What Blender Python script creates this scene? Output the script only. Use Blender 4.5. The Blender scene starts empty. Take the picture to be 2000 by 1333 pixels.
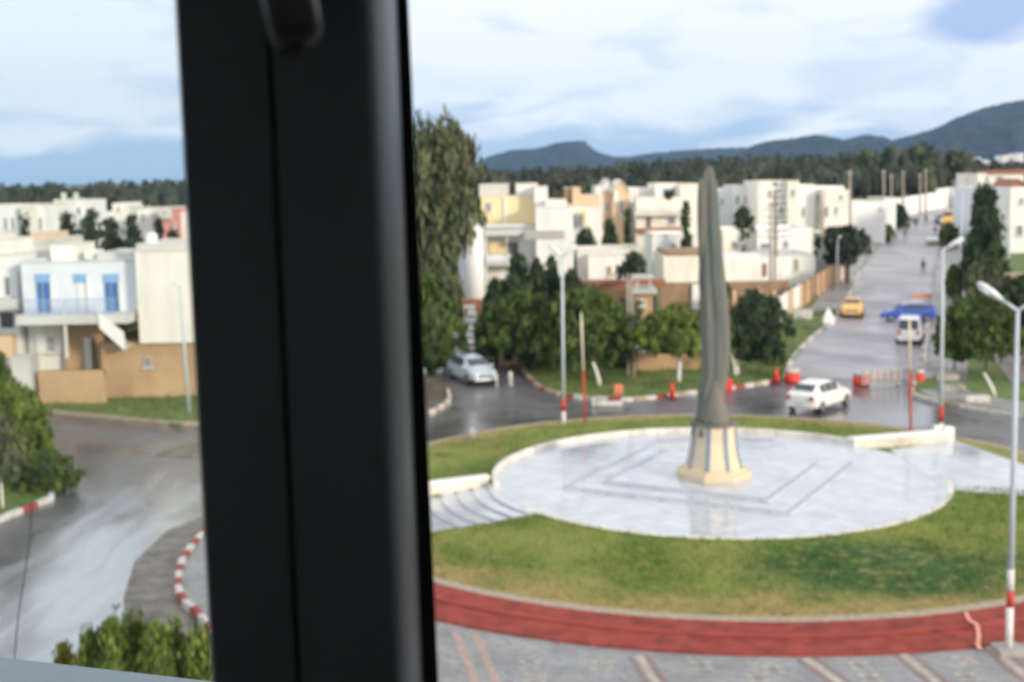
import bpy, bmesh, math, random
from mathutils import Vector, Matrix, noise
from mathutils.geometry import delaunay_2d_cdt
random.seed(7)
R_ = random.Random(11)
SC = bpy.context.scene
COL = SC.collection
rad = math.radians

# ------------------------------------------------------------------ camera, sky, sun, exposure
CAM_H = 13.3; F = 2520.0; PITCH = rad(7.37); ROLL = rad(0.97)
cp, sp, cr, sr = math.cos(PITCH), math.sin(PITCH), math.cos(ROLL), math.sin(ROLL)
_r0 = Vector((1, 0, 0)); _u0 = Vector((0, sp, cp)); _f = Vector((0, cp, -sp))
CR = cr*_r0 - sr*_u0; CU = cr*_u0 + sr*_r0
cam = bpy.data.cameras.new('camera'); camo = bpy.data.objects.new('camera', cam); COL.objects.link(camo)
m = Matrix((CR, CU, -_f)).transposed().to_4x4(); m.translation = (0, 0, CAM_H); camo.matrix_world = m
cam.sensor_width = 22.2; cam.lens = F/2000*22.2; cam.clip_start = 0.05; cam.clip_end = 20000
cam.dof.use_dof = True; cam.dof.focus_distance = 1.3; cam.dof.aperture_fstop = 5.5
SC.camera = camo
SC.view_settings.view_transform = 'Standard'; SC.view_settings.look = 'None'
SC.view_settings.exposure = 0.35; SC.view_settings.gamma = 1.0; SC.view_settings.use_curve_mapping = False

SUN_EL, SUN_AZ = rad(14), rad(136)          # azimuth clockwise from +Y
w = bpy.data.worlds.new('World'); SC.world = w; w.use_nodes = True
nt = w.node_tree; N = nt.nodes; L = nt.links; N.clear()
def nd(t, **k):
    n = N.new(t)
    for a, b in k.items(): setattr(n, a, b)
    return n
out = nd('ShaderNodeOutputWorld'); bg = nd('ShaderNodeBackground'); bg.inputs[1].default_value = 0.1
sky = nd('ShaderNodeTexSky', sky_type='NISHITA'); sky.sun_disc = False; sky.sun_elevation = SUN_EL; sky.sun_rotation = SUN_AZ
sky.air_density = 1.0; sky.dust_density = 1.0; sky.ozone_density = 2.0
tc = nd('ShaderNodeTexCoord'); sep = nd('ShaderNodeSeparateXYZ'); L.new(tc.outputs['Generated'], sep.inputs[0])
def mth(op, a, b=None, c=None, clamp=False):
    n = nd('ShaderNodeMath', operation=op); n.use_clamp = clamp
    for i, v in enumerate((a, b, c)):
        if v is None: continue
        if isinstance(v, (int, float)): n.inputs[i].default_value = v
        else: L.new(v, n.inputs[i])
    return n.outputs[0]
zc = mth('MAXIMUM', sep.outputs[2], 0.0)
den = mth('ADD', zc, 0.22)
cx = mth('DIVIDE', sep.outputs[0], den); cy = mth('DIVIDE', sep.outputs[1], den)
cmb = nd('ShaderNodeCombineXYZ'); L.new(cx, cmb.inputs[0]); L.new(cy, cmb.inputs[1])
def nz(scale, detail, rough, off):
    mp = nd('ShaderNodeMapping'); mp.inputs['Location'].default_value = off; mp.inputs['Scale'].default_value = (1, .8, 1)
    L.new(cmb.outputs[0], mp.inputs[0])
    n = nd('ShaderNodeTexNoise'); n.inputs['Scale'].default_value = scale; n.inputs['Detail'].default_value = detail
    n.inputs['Roughness'].default_value = rough; n.inputs['Distortion'].default_value = .4
    L.new(mp.outputs[0], n.inputs['Vector']); return n.outputs['Fac']
n1 = nz(2.3, 6, .5, (3.1, 1.7, 0)); n2 = nz(3.6, 5, .5, (7.3, 9.2, 0))
# cloud cover: rises quickly with elevation, broken by noise
cov = mth('MULTIPLY', mth('SUBTRACT', zc, 0.040), 42.0)
cov = mth('ADD', cov, mth('MULTIPLY', mth('SUBTRACT', n1, 0.40), 5.0))
mr = nd('ShaderNodeMapRange', interpolation_type='SMOOTHSTEP'); mr.inputs[1].default_value = -.35; mr.inputs[2].default_value = .75
L.new(cov, mr.inputs[0])
def mix(f, a, b):
    n = nd('ShaderNodeMix', data_type='RGBA')
    if isinstance(f, (int, float)): n.inputs[0].default_value = f
    else: L.new(f, n.inputs[0])
    for i, v in ((6, a), (7, b)):
        if isinstance(v, tuple): n.inputs[i].default_value = (*v, 1)
        else: L.new(v, n.inputs[i])
    return n.outputs[2]
mr2 = nd('ShaderNodeMapRange', interpolation_type='SMOOTHSTEP'); mr2.inputs[1].default_value = .36; mr2.inputs[2].default_value = .60
L.new(mth('ADD', n2, mth('MULTIPLY', zc, 1.0)), mr2.inputs[0])
cloud = mix(mr2.outputs[0], (7.0, 7.7, 8.7), (9.0, 9.2, 9.5))
blue = mix(0.75, sky.outputs[0], (4.7, 6.5, 9.3))
_d = dirv_sky = Vector(((1915-1000)/F, 1, 0)); _v = (_f + ((1925-1000)/F)*CR - ((30-666.5)/F)*CU).normalized()
mpn = nd('ShaderNodeMapping'); mpn.inputs['Location'].default_value = tuple(-_v); L.new(tc.outputs['Generated'], mpn.inputs[0])
mp2 = nd('ShaderNodeMapping'); mp2.inputs['Scale'].default_value = (1/.042, 1/.1, 1/.022); L.new(mpn.outputs[0], mp2.inputs[0])
ln_ = nd('ShaderNodeVectorMath', operation='LENGTH'); L.new(mp2.outputs[0], ln_.inputs[0])
mr3 = nd('ShaderNodeMapRange', interpolation_type='SMOOTHSTEP'); mr3.inputs[1].default_value = 2.0; mr3.inputs[2].default_value = 1.2
L.new(mth('ADD', ln_.outputs['Value'], mth('MULTIPLY', n2, 1.4)), mr3.inputs[0])
skyc = mix(mth('MULTIPLY', mr3.outputs[0], .95), mix(mr.outputs[0], blue, cloud), (3.9, 5.0, 7.4))
L.new(skyc, bg.inputs[0]); L.new(bg.outputs[0], out.inputs[0])

sl = bpy.data.lights.new('sun', 'SUN'); sl.energy = 2.5; sl.angle = rad(8); sl.color = (1.0, .87, .70)
so = bpy.data.objects.new('sun', sl); COL.objects.link(so)
sdir = Vector((math.sin(SUN_AZ)*math.cos(SUN_EL), math.cos(SUN_AZ)*math.cos(SUN_EL), math.sin(SUN_EL)))
so.rotation_euler = sdir.to_track_quat('Z', 'Y').to_euler()

# ------------------------------------------------------------------ terrain and rays through the photograph
def sstep(a, b, x):
    t = max(0., min(1., (x-a)/(b-a))); return t*t*(3-2*t)
def T(x, y):
    if y <= 80: return 0.0
    s = .38 + .62*sstep(-.2, .02, x/y)
    yy = min(y, 430)
    return .03*(yy-80)*s
def dirv(px, py): return _f + ((px-1000)/F)*CR - ((py-666.5)/F)*CU
def P(px, py, z=0.0):
    d = dirv(px, py); t = (z-CAM_H)/d.z; return Vector((d.x*t, d.y*t, z))
def G(px, py):
    d = dirv(px, py); t = 20.
    while t < 3000 and CAM_H+d.z*t > T(d.x*t, d.y*t): t += .1
    return Vector((d.x*t, d.y*t, T(d.x*t, d.y*t)))
def A(px, py, Y):
    d = dirv(px, py); t = Y/d.y; return Vector((d.x*t, Y, CAM_H+d.z*t))

# ------------------------------------------------------------------ materials
MATS = {}
def mat(name, col, rough=.7, var=.12, scale=4., spec=.4, metal=0., bump=0., bscale=30., col2=None, lo=.35, hi=.65, attr=None, vec='Object', streak=None):
    if name in MATS: return MATS[name]
    m = bpy.data.materials.new(name); m.use_nodes = True; t = m.node_tree; b = t.nodes['Principled BSDF']
    b.inputs['Roughness'].default_value = rough; b.inputs['Metallic'].default_value = metal
    b.inputs['Specular IOR Level'].default_value = spec
    co = t.nodes.new('ShaderNodeTexCoord')
    src = co.outputs['Object']
    if vec == 'World':
        g = t.nodes.new('ShaderNodeNewGeometry'); src = g.outputs['Position']
    if streak:
        mp = t.nodes.new('ShaderNodeMapping'); mp.inputs['Scale'].default_value = streak; t.links.new(src, mp.inputs[0]); src = mp.outputs[0]
    n = t.nodes.new('ShaderNodeTexNoise'); n.inputs['Scale'].default_value = scale; n.inputs['Detail'].default_value = 6; n.inputs['Roughness'].default_value = .6
    t.links.new(src, n.inputs['Vector'])
    mr = t.nodes.new('ShaderNodeMapRange'); mr.inputs[1].default_value = lo; mr.inputs[2].default_value = hi; t.links.new(n.outputs['Fac'], mr.inputs[0])
    mx = t.nodes.new('ShaderNodeMix'); mx.data_type = 'RGBA'; t.links.new(mr.outputs[0], mx.inputs[0])
    c2 = col2 or tuple(c*(1+var) for c in col); c1 = col if col2 else tuple(c*(1-var) for c in col)
    mx.inputs[6].default_value = (*c1, 1); mx.inputs[7].default_value = (*c2, 1)
    last = mx.outputs[2]
    if attr:
        at = t.nodes.new('ShaderNodeAttribute'); at.attribute_name = attr
        m2 = t.nodes.new('ShaderNodeMix'); m2.data_type = 'RGBA'; m2.blend_type = 'MULTIPLY'; m2.inputs[0].default_value = 1
        t.links.new(last, m2.inputs[6]); t.links.new(at.outputs['Color'], m2.inputs[7]); last = m2.outputs[2]
    t.links.new(last, b.inputs['Base Color'])
    if bump:
        n3 = t.nodes.new('ShaderNodeTexNoise'); n3.inputs['Scale'].default_value = bscale; n3.inputs['Detail'].default_value = 4; t.links.new(src, n3.inputs['Vector'])
        bp = t.nodes.new('ShaderNodeBump'); bp.inputs['Strength'].default_value = bump; bp.inputs['Distance'].default_value = .05
        t.links.new(n3.outputs['Fac'], bp.inputs['Height']); t.links.new(bp.outputs[0], b.inputs['Normal'])
    MATS[name] = m; return m
def wetmat(name, c1, c2, r1, r2, scale, lo, hi, ior=1.6, fine=25., bump=.15):
    m = mat(name, c1, 0.3, col2=c2, scale=scale, lo=lo, hi=hi, vec='World')
    t = m.node_tree; b = t.nodes['Principled BSDF']; b.inputs['IOR'].default_value = ior; b.inputs['Specular IOR Level'].default_value = .5
    g = t.nodes.new('ShaderNodeNewGeometry')
    n = t.nodes.new('ShaderNodeTexNoise'); n.inputs['Scale'].default_value = scale*.55; n.inputs['Detail'].default_value = 5; n.inputs['Distortion'].default_value = 1.2
    t.links.new(g.outputs['Position'], n.inputs['Vector'])
    mr = t.nodes.new('ShaderNodeMapRange'); mr.inputs[1].default_value = .38; mr.inputs[2].default_value = .6; mr.inputs[3].default_value = r1; mr.inputs[4].default_value = r2
    t.links.new(n.outputs['Fac'], mr.inputs[0]); t.links.new(mr.outputs[0], b.inputs['Roughness'])
    n3 = t.nodes.new('ShaderNodeTexNoise'); n3.inputs['Scale'].default_value = fine; n3.inputs['Detail'].default_value = 3; t.links.new(g.outputs['Position'], n3.inputs['Vector'])
    bp = t.nodes.new('ShaderNodeBump'); bp.inputs['Strength'].default_value = bump; bp.inputs['Distance'].default_value = .02
    t.links.new(n3.outputs['Fac'], bp.inputs['Height']); t.links.new(bp.outputs[0], b.inputs['Normal'])
    return m
M_ROAD = wetmat('wet_asphalt', (.080, .076, .080), (.155, .145, .15), .10, .45, .16, .35, .65, 1.7)
def painted_sheen(m):  # wet sky sheen on the left road painted into the base colour as pale streaks
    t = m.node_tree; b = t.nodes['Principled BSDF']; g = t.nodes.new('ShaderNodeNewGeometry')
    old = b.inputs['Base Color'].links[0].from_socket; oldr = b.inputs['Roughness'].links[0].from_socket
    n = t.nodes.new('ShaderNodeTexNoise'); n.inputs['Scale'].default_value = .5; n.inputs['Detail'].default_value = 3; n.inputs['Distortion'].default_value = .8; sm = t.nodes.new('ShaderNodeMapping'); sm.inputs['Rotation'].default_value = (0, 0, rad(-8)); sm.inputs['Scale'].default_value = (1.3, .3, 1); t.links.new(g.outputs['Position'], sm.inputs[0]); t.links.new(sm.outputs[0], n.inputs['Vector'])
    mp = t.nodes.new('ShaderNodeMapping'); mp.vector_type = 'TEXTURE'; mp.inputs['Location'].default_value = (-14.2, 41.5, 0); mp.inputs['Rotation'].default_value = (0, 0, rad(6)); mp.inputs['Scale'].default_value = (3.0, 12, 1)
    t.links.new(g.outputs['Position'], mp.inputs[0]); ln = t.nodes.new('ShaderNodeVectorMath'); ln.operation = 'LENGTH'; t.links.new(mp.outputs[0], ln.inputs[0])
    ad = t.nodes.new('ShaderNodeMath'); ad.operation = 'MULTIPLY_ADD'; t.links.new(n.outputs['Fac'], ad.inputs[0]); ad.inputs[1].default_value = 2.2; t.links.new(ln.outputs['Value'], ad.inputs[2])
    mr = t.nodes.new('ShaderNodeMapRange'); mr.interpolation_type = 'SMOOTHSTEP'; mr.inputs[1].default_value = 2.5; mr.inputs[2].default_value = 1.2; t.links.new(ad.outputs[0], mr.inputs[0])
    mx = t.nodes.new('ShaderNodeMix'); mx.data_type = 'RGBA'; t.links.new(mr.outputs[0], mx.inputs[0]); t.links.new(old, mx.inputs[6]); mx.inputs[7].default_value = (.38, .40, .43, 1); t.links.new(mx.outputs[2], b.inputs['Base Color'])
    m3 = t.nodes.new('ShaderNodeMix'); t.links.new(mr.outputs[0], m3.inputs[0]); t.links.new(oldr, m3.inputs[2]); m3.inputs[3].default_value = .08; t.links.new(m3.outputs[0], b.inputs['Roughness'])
painted_sheen(M_ROAD)
def slabs(m, w_, h_, rot, dark):
    t = m.node_tree; b = t.nodes['Principled BSDF']; g = t.nodes.new('ShaderNodeNewGeometry'); mp = t.nodes.new('ShaderNodeMapping'); mp.inputs['Rotation'].default_value = (0, 0, rot); t.links.new(g.outputs['Position'], mp.inputs[0])
    br = t.nodes.new('ShaderNodeTexBrick'); br.offset = 0; br.inputs['Scale'].default_value = 1; br.inputs['Brick Width'].default_value = w_; br.inputs['Row Height'].default_value = h_; br.inputs['Mortar Size'].default_value = .012; br.inputs['Bias'].default_value = .1
    br.inputs['Color1'].default_value = (1.06, 1.06, 1.06, 1); br.inputs['Color2'].default_value = (.90, .90, .91, 1); br.inputs['Mortar'].default_value = (dark, dark, dark, 1); t.links.new(mp.outputs[0], br.inputs['Vector'])
    mx = t.nodes.new('ShaderNodeMix'); mx.data_type = 'RGBA'; mx.blend_type = 'MULTIPLY'; mx.inputs[0].default_value = 1
    t.links.new(b.inputs['Base Color'].links[0].from_socket, mx.inputs[6]); t.links.new(br.outputs['Color'], mx.inputs[7]); t.links.new(mx.outputs[2], b.inputs['Base Color'])
M_STREET = wetmat('damp_street', (.25, .235, .255), (.38, .355, .375), .28, .6, .2, .3, .7, 1.6)
M_GROUND = mat('bare_earth', (.13, .105, .07), .9, col2=(.10, .12, .045), scale=.25, vec='World')
M_GRASS = mat('grass', (.085, .135, .022), .85, col2=(.155, .175, .035), scale=.9, lo=.3, hi=.7, vec='World', bump=.6, bscale=9)
M_VERGE = mat('verge_grass', (.085, .15, .028), .85, col2=(.19, .20, .075), scale=.45, lo=.42, hi=.72, vec='World', bump=.6, bscale=9)
M_MUD = mat('wet_mud', (.07, .06, .05), .3, col2=(.20, .165, .13), scale=1.3, lo=.4, hi=.62, vec='World', bump=.4)
M_SIDE = wetmat('damp_pavement', (.20, .185, .18), (.32, .30, .29), .3, .6, .5, .3, .7, 1.5)
M_WHITE = mat('white_paint', (.80, .79, .76), .7, .05, 3)
M_KW = mat('kerb_white', (.54, .52, .49), .75, .25, 5)
M_KR = mat('kerb_red', (.30, .06, .045), .7, .3, 5)
M_KT = mat('kerb_stone', (.36, .29, .22), .8, .2, 5)
M_RED = mat('red_plastic', (.70, .045, .03), .4, .08, 3)
M_ORANGE = mat('orange_plastic', (.62, .20, .11), .45, .08, 3)
M_MARBLE = wetmat('wet_marble', (.46, .50, .56), (.62, .64, .67), .03, .22, .9, .3, .7, 1.7, 14., .05)
slabs(M_MARBLE, .6, .6, rad(-28), .55)
M_CREAMP = mat('cream_paving', (.74, .69, .60), .5, .04, 1.5, vec='World')
M_GREYP = mat('grey_strip', (.38, .42, .50), .5, .08, 2)
M_WALLC = mat('cream_render', (.80, .76, .66), .8, .06, .8)
M_PAD = mat('plaza_parapet', (.50, .44, .36), .75, col2=(.76, .73, .66), scale=1.1, lo=.3, hi=.6, vec='World')
M_REDW = mat('red_walk', (.26, .048, .034), .7, .3, 1.6, vec='World', bump=.1, spec=.15)
M_REDW2 = mat('red_walk_pale', (.30, .065, .05), .85, .16, .8, vec='World', spec=.15)
M_STEEL = mat('galvanised', (.42, .46, .50), .4, .1, 3, metal=.3)
M_WOODP = mat('weathered_pole', (.36, .31, .25), .85, .15, 2, streak=(1, 1, .1))
M_CONC = mat('concrete', (.34, .32, .29), .85, .12, 2, bump=.1)
M_BARK = mat('bark', (.12, .095, .07), .9, .2, 4, bump=.4)
M_LIME = mat('limewashed_bark', (.72, .70, .65), .85, .08, 4)
M_GLASSD = mat('dark_window_glass', (.05, .06, .075), .08, .1, 2, spec=.6)
M_BLACK = mat('black_rubber', (.012, .012, .013), .6, .1, 5)
M_DARK = mat('dark_metal', (.04, .04, .045), .45, .1, 5)

# ------------------------------------------------------------------ object helpers
def link(o, parent=None):
    COL.objects.link(o)
    if parent: o.parent = parent
    return o
def tag(o, label=None, cat=None, group=None, kind=None):
    if label: o['label'] = label
    if cat: o['category'] = cat
    if group: o['group'] = group
    if kind: o['kind'] = kind
    return o
def thing(name, label, cat, loc=(0, 0, 0), rz=0, group=None, kind=None):
    o = bpy.data.objects.new(name, None); o.empty_display_size = .2; o.location = loc; o.rotation_euler = (0, 0, rz)
    COL.objects.link(o); return tag(o, label, cat, group, kind)
class MB:
    def __init__(s): s.v = []; s.f = []; s.mi = []; s.cur = 0
    def box(s, x0, y0, z0, x1, y1, z1):
        if x0 > x1: x0, x1 = x1, x0
        if y0 > y1: y0, y1 = y1, y0
        if z0 > z1: z0, z1 = z1, z0
        b = len(s.v)
        s.v += [(x0,y0,z0),(x1,y0,z0),(x1,y1,z0),(x0,y1,z0),(x0,y0,z1),(x1,y0,z1),(x1,y1,z1),(x0,y1,z1)]
        s._f([(0,3,2,1),(4,5,6,7),(0,1,5,4),(1,2,6,5),(2,3,7,6),(3,0,4,7)], b); return s
    def _f(s, fs, b=0):
        for f in fs: s.f.append(tuple(i+b for i in f)); s.mi.append(s.cur)
    def hexa(s, p):     # 8 points ordered like box
        b = len(s.v); s.v += [tuple(q) for q in p]
        s._f([(0,3,2,1),(4,5,6,7),(0,1,5,4),(1,2,6,5),(2,3,7,6),(3,0,4,7)], b); return s
    def tube(s, pts, rs, n=10, cap=True):
        pts = [Vector(p) for p in pts]
        if isinstance(rs, (int, float)): rs = [rs]*len(pts)
        b = len(s.v)
        for i, p in enumerate(pts):
            d = (pts[min(i+1, len(pts)-1)]-pts[max(i-1, 0)]).normalized()
            u = d.cross(Vector((0, 1, 0)) if abs(d.y) < .9 else Vector((1, 0, 0))).normalized(); v = d.cross(u)
            for k in range(n):
                a = 2*math.pi*k/n; s.v.append(tuple(p+rs[i]*(math.cos(a)*u+math.sin(a)*v)))
        for i in range(len(pts)-1):
            for k in range(n):
                k2 = (k+1) % n
                s._f([(i*n+k, i*n+k2, (i+1)*n+k2, (i+1)*n+k)], b)
        if cap:
            s._f([tuple(range(n))[::-1]], b); s._f([tuple(range((len(pts)-1)*n, len(pts)*n))], b)
        return s
    def prism(s, poly, z0, z1, taper=None):
        n = len(poly); b = len(s.v); top = taper or poly
        s.v += [(p[0], p[1], z0) for p in poly]+[(p[0], p[1], z1) for p in top]
        s._f([tuple(range(n))[::-1], tuple(range(n, 2*n))], b)
        for k in range(n): s._f([(k, (k+1) % n, n+(k+1) % n, n+k)], b)
        return s
    def loft(s, rings, cap=True):
        n = len(rings[0]); b = len(s.v)
        for r in rings: s.v += [tuple(p) for p in r]
        for i in range(len(rings)-1):
            for k in range(n): s._f([(i*n+k, i*n+(k+1) % n, (i+1)*n+(k+1) % n, (i+1)*n+k)], b)
        if cap: s._f([tuple(range(n))[::-1], tuple(range((len(rings)-1)*n, len(rings)*n))], b)
        return s
    def face(s, pts):
        b = len(s.v); s.v += [tuple(p) for p in pts]; s._f([tuple(range(len(pts)))], b); return s
    def mesh(s, name, mats, smooth=False):
        me = bpy.data.meshes.new(name); me.from_pydata(s.v, [], s.f)
        for m_ in (mats if isinstance(mats, (list, tuple)) else [mats]): me.materials.append(m_)
        me.polygons.foreach_set('material_index', s.mi)
        if smooth: me.polygons.foreach_set('use_smooth', [True]*len(s.f))
        me.update(); return me
    def build(s, name, mats, parent=None, smooth=False, bevel=0, loc=None):
        o = bpy.data.objects.new(name, s.mesh(name, mats, smooth)); link(o, parent)
        if loc: o.location = loc
        if bevel:
            md = o.modifiers.new('bevel', 'BEVEL'); md.width = bevel; md.segments = 2; md.limit_method = 'ANGLE'; md.angle_limit = rad(40)
        return o
def copy_tree(o, parent=None):
    c = o.copy(); COL.objects.link(c)
    if parent: c.parent = parent
    for ch in list(o.children): copy_tree(ch, c)
    return c
def inst(me, name, parent=None, loc=(0, 0, 0), rz=0, scale=None):
    o = bpy.data.objects.new(name, me); o.location = loc; o.rotation_euler = (0, 0, rz)
    if scale: o.scale = scale
    return link(o, parent)
def densify(poly, step, closed=True):
    r = []
    n = len(poly)
    for i in range(n if closed else n-1):
        a = Vector(poly[i][:2]); b = Vector(poly[(i+1) % n][:2]); k = max(1, int((b-a).length/step))
        for j in range(k): r.append(a.lerp(b, j/k))
    if not closed: r.append(Vector(poly[-1][:2]))
    return r
def smooth_path(pts, closed=False, n=6):
    pts = [Vector(p[:2]) for p in pts]; r = []; N_ = len(pts)
    for i in range(N_ if closed else N_-1):
        g = lambda k: pts[k % N_] if closed else pts[max(0, min(N_-1, k))]
        p0, p1, p2, p3 = g(i-1), g(i), g(i+1), g(i+2)
        for j in range(n):
            t = j/n
            r.append(.5*((2*p1)+(-p0+p2)*t+(2*p0-5*p1+4*p2-p3)*t*t+(-p0+3*p1-3*p2+p3)*t**3))
    if not closed: r.append(pts[-1])
    return r
def sheet(name, poly, mat_, zf, step=4., kind='structure', parent=None, skirt=0.):
    b = densify(poly, step); xs = [p.x for p in b]; ys = [p.y for p in b]
    vs = [Vector((p.x, p.y)) for p in b]; nb = len(vs)
    x = math.floor(min(xs)/step)*step
    def inside(q):
        c = False; j = nb-1
        for i in range(nb):
            if (b[i].y > q[1]) != (b[j].y > q[1]) and q[0] < (b[j].x-b[i].x)*(q[1]-b[i].y)/(b[j].y-b[i].y)+b[i].x: c = not c
            j = i
        return c
    while x < max(xs):
        y = math.floor(min(ys)/step)*step
        while y < max(ys):
            if inside((x, y)): vs.append(Vector((x, y)))
            y += step
        x += step
    V, E_, F_, *_x = delaunay_2d_cdt(vs, [(i, (i+1) % nb) for i in range(nb)], [list(range(nb))], 1, 1e-4)
    mb = MB(); mb.v = [(p.x, p.y, zf(p.x, p.y)) for p in V]
    for f in F_:
        a, c, d = (Vector(V[i]) for i in f[:3])
        f = list(f)
        if (c-a).cross(d-a) < 0: f = f[::-1]
        mb._f([tuple(f)])
    if skirt:
        n0 = len(mb.v)
        for p in b: mb.v.append((p.x, p.y, zf(p.x, p.y))); mb.v.append((p.x, p.y, zf(p.x, p.y)-skirt))
        for i in range(nb):
            j = (i+1) % nb; mb._f([(n0+2*i, n0+2*i+1, n0+2*j+1, n0+2*j)])
    o = mb.build(name, mat_, parent, smooth=False)
    if kind: o['kind'] = kind
    return o

# ------------------------------------------------------------------ the ground
gm = MB(); xs = [-1500, -700, -350, -200]+list(range(-140, 200, 12))+[210, 300, 500, 900, 1800]; ys = [-30, 0, 40, 80]+list(range(92, 460, 14))+[480, 700, 1200, 2500, 4200]
for y in ys:
    for x in xs: gm.v.append((x, y, T(x, y)-.2))
for j in range(len(ys)-1):
    for i in range(len(xs)-1):
        a = j*len(xs)+i; gm._f([(a, a+1, a+1+len(xs), a+len(xs))])
tag(gm.build('ground', M_GROUND), kind='structure')
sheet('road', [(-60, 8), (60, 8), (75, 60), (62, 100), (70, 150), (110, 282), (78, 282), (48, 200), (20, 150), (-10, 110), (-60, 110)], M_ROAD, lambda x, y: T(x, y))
streetL = [(17.4, 81.5), (18.9, 86.8), (21.9, 95.1), (28.2, 110.3), (38.8, 143.2), (59.2, 200.9), (80.7, 258.6), (88, 280)]
streetR = [(96, 280), (90.8, 265.2), (70.8, 209.5), (52.7, 159.2), (35.9, 110.1), (28.9, 89.8), (25.3, 79.9)]
sheet('street', streetL+streetR, M_STREET, lambda x, y: T(x, y)+.03, 3.)
# raised blocks of verge and pavement between the roads
K = lambda x, y: T(x, y)+.13
blkA = [(-60, 44), (-30, 46), (-20.6, 49.0), (-19.5, 53.0), (-20.6, 56.5), (-24.5, 61), (-27.5, 69), (-34, 71), (-60, 71)]
blkB = [(-60, 84), (-38, 80), (-31.5, 78.2), (-26.5, 73.3), (-18.2, 69.0), (-10, 70.6), (-6, 72), (-4.6, 74.5), (-5.0, 77), (-6.5, 84), (-9, 100), (-14, 135), (-60, 135)]
blkC = [(-9, 135), (-2.5, 100), (0.4, 90), (0.9, 84), (1.8, 79), (3.4, 75.9), (6.2, 74.4), (9.0, 75.4), (12.0, 77.2), (15.0, 79.0)]+streetL+[(20, 280), (-20, 200)]
blkD = [(130, 280)]+[(p[0]+.02, p[1]) for p in streetR]+[(24.2, 77), (23.4, 74.3), (24.0, 72.2), (26.7, 67.6), (31, 64), (40, 60), (130, 60)]
sheet('verge', blkA, M_VERGE, K, skirt=.3); sheet('verge', blkB, M_VERGE, K, skirt=.3)
sheet('verge', blkC, M_VERGE, K, skirt=.3); sheet('verge', blkD, M_VERGE, K, skirt=.3)
# pavements on top of the verges
def band(path, w0, w1):      # polygon along a path offset to its left between w0 and w1
    p = [Vector(q[:2]) for q in path]; a = []; b = []
    for i in range(len(p)):
        d = (p[min(i+1, len(p)-1)]-p[max(i-1, 0)]).normalized(); nrm = Vector((-d.y, d.x)); a.append(p[i]+nrm*w0); b.append(p[i]+nrm*w1)
    return a+b[::-1]
K2 = lambda x, y: T(x, y)+.15
sheet('pavement', band(streetR[::-1], -.05, -3.0), M_SIDE, K2, 3.)
sheet('pavement', band([(23.9, 76.0), (23.9, 73.0), (26.9, 68.2), (31, 64.6), (40, 60.8)], .3, 3.2), M_SIDE, K2, 3.)
sheet('pavement', band(streetL[3:], .05, 2.6), M_SIDE, K2, 3.)
sheet('pavement', [(30.5, 78), (60, 74), (60, 88), (34, 92)], M_SIDE, lambda x, y: T(x, y)+.16, 3.)
def mudf(x, y): return T(x, y)+.012
sheet('mud_patch', [(-11.5, 36.6), (-12.6, 40), (-13.4, 44), (-13.3, 48), (-12.0, 51), (-11.2, 51), (-11.9, 47.5), (-11.4, 42), (-9.6, 38), (-9.4, 36)], M_MUD, mudf, 1.5)
sheet('mud_patch', [(-17.5, 61.5), (-14.5, 60.6), (-11, 61), (-10, 63), (-13, 64.8), (-17, 64)], M_MUD, mudf, 1.5)
sheet('mud_patch', [(-27, 73.6), (-18.3, 69.2), (-10, 70.8), (-10, 69.4), (-18, 67.4), (-27, 71.4)], M_MUD, mudf, 1.5)
# traffic island at the mouth of the side street
sheet('traffic_island', [P(790, 822), P(838, 812), P(876, 788), P(878, 765), P(860, 742), P(800, 742)], M_MUD, lambda x, y: T(x, y)+.17, 2., skirt=.2)

# kerbs: every block is a piece of its own
kb_me = {}
def kerb(path, L_, mats, zf=T, w=.24, h=.24, label=None):
    root = bpy.data.objects.new('kerb', None); COL.objects.link(root); root['kind'] = 'structure'
    p = [Vector(q[:2]) for q in path]; acc = []; s = 0
    for i in range(len(p)-1):
        acc.append((s, p[i], p[i+1])); s += (p[i+1]-p[i]).length
    def at(t):
        for s0, a, b in reversed(acc):
            if t >= s0: return a+(b-a).normalized()*(t-s0)
        return p[0]
    n = int(s/L_); k = 0
    for i in range(n):
        a = at(i*L_+.02); b = at((i+1)*L_-.02); c = (a+b)/2; d = b-a; mm = mats[i % len(mats)]
        key = (round(L_, 2), w, h, mm.name)
        if key not in kb_me:
            q = MB(); l = L_/2-.012; e = .03
            q.loft([[(-l, -w/2, -.25), (l, -w/2, -.25), (l, w/2, -.25), (-l, w/2, -.25)], [(-l, -w/2, h-e), (l, -w/2, h-e), (l, w/2, h-e), (-l, w/2, h-e)],
                    [(-l+e, -w/2+e, h), (l-e, -w/2+e, h), (l-e, w/2-e, h), (-l+e, w/2-e, h)]])
            kb_me[key] = q.mesh('kerb_stone', mm)
        o = inst(kb_me[key], 'kerb_stone', root, (c.x, c.y, zf(c.x, c.y)+R_.uniform(-.015, .01)), math.atan2(d.y, d.x)+R_.uniform(-.01, .01))
    return root
kerb(densify([(-30, 46), (-20.6, 49.0), (-19.5, 53.0), (-20.6, 56.5), (-24.5, 61)], 50, False), 1.0, [M_KR, M_KW, M_KW])
kerb(smooth_path([(3.0, 76.1), (6.2, 74.4), (9.0, 75.4), (12.0, 77.2), (15.0, 79.0), (17.3, 81.4)]), .75, [M_KR, M_KW, M_KT, M_KW])
kerb(smooth_path([(-.6, 96), (.4, 90), (0.9, 84), (1.8, 79), (3.0, 76.1)]), .9, [M_KT, M_KR, M_KT])
kerb(smooth_path(streetL[:5]), 1.2, [M_KW, M_KW, M_KT])
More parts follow.
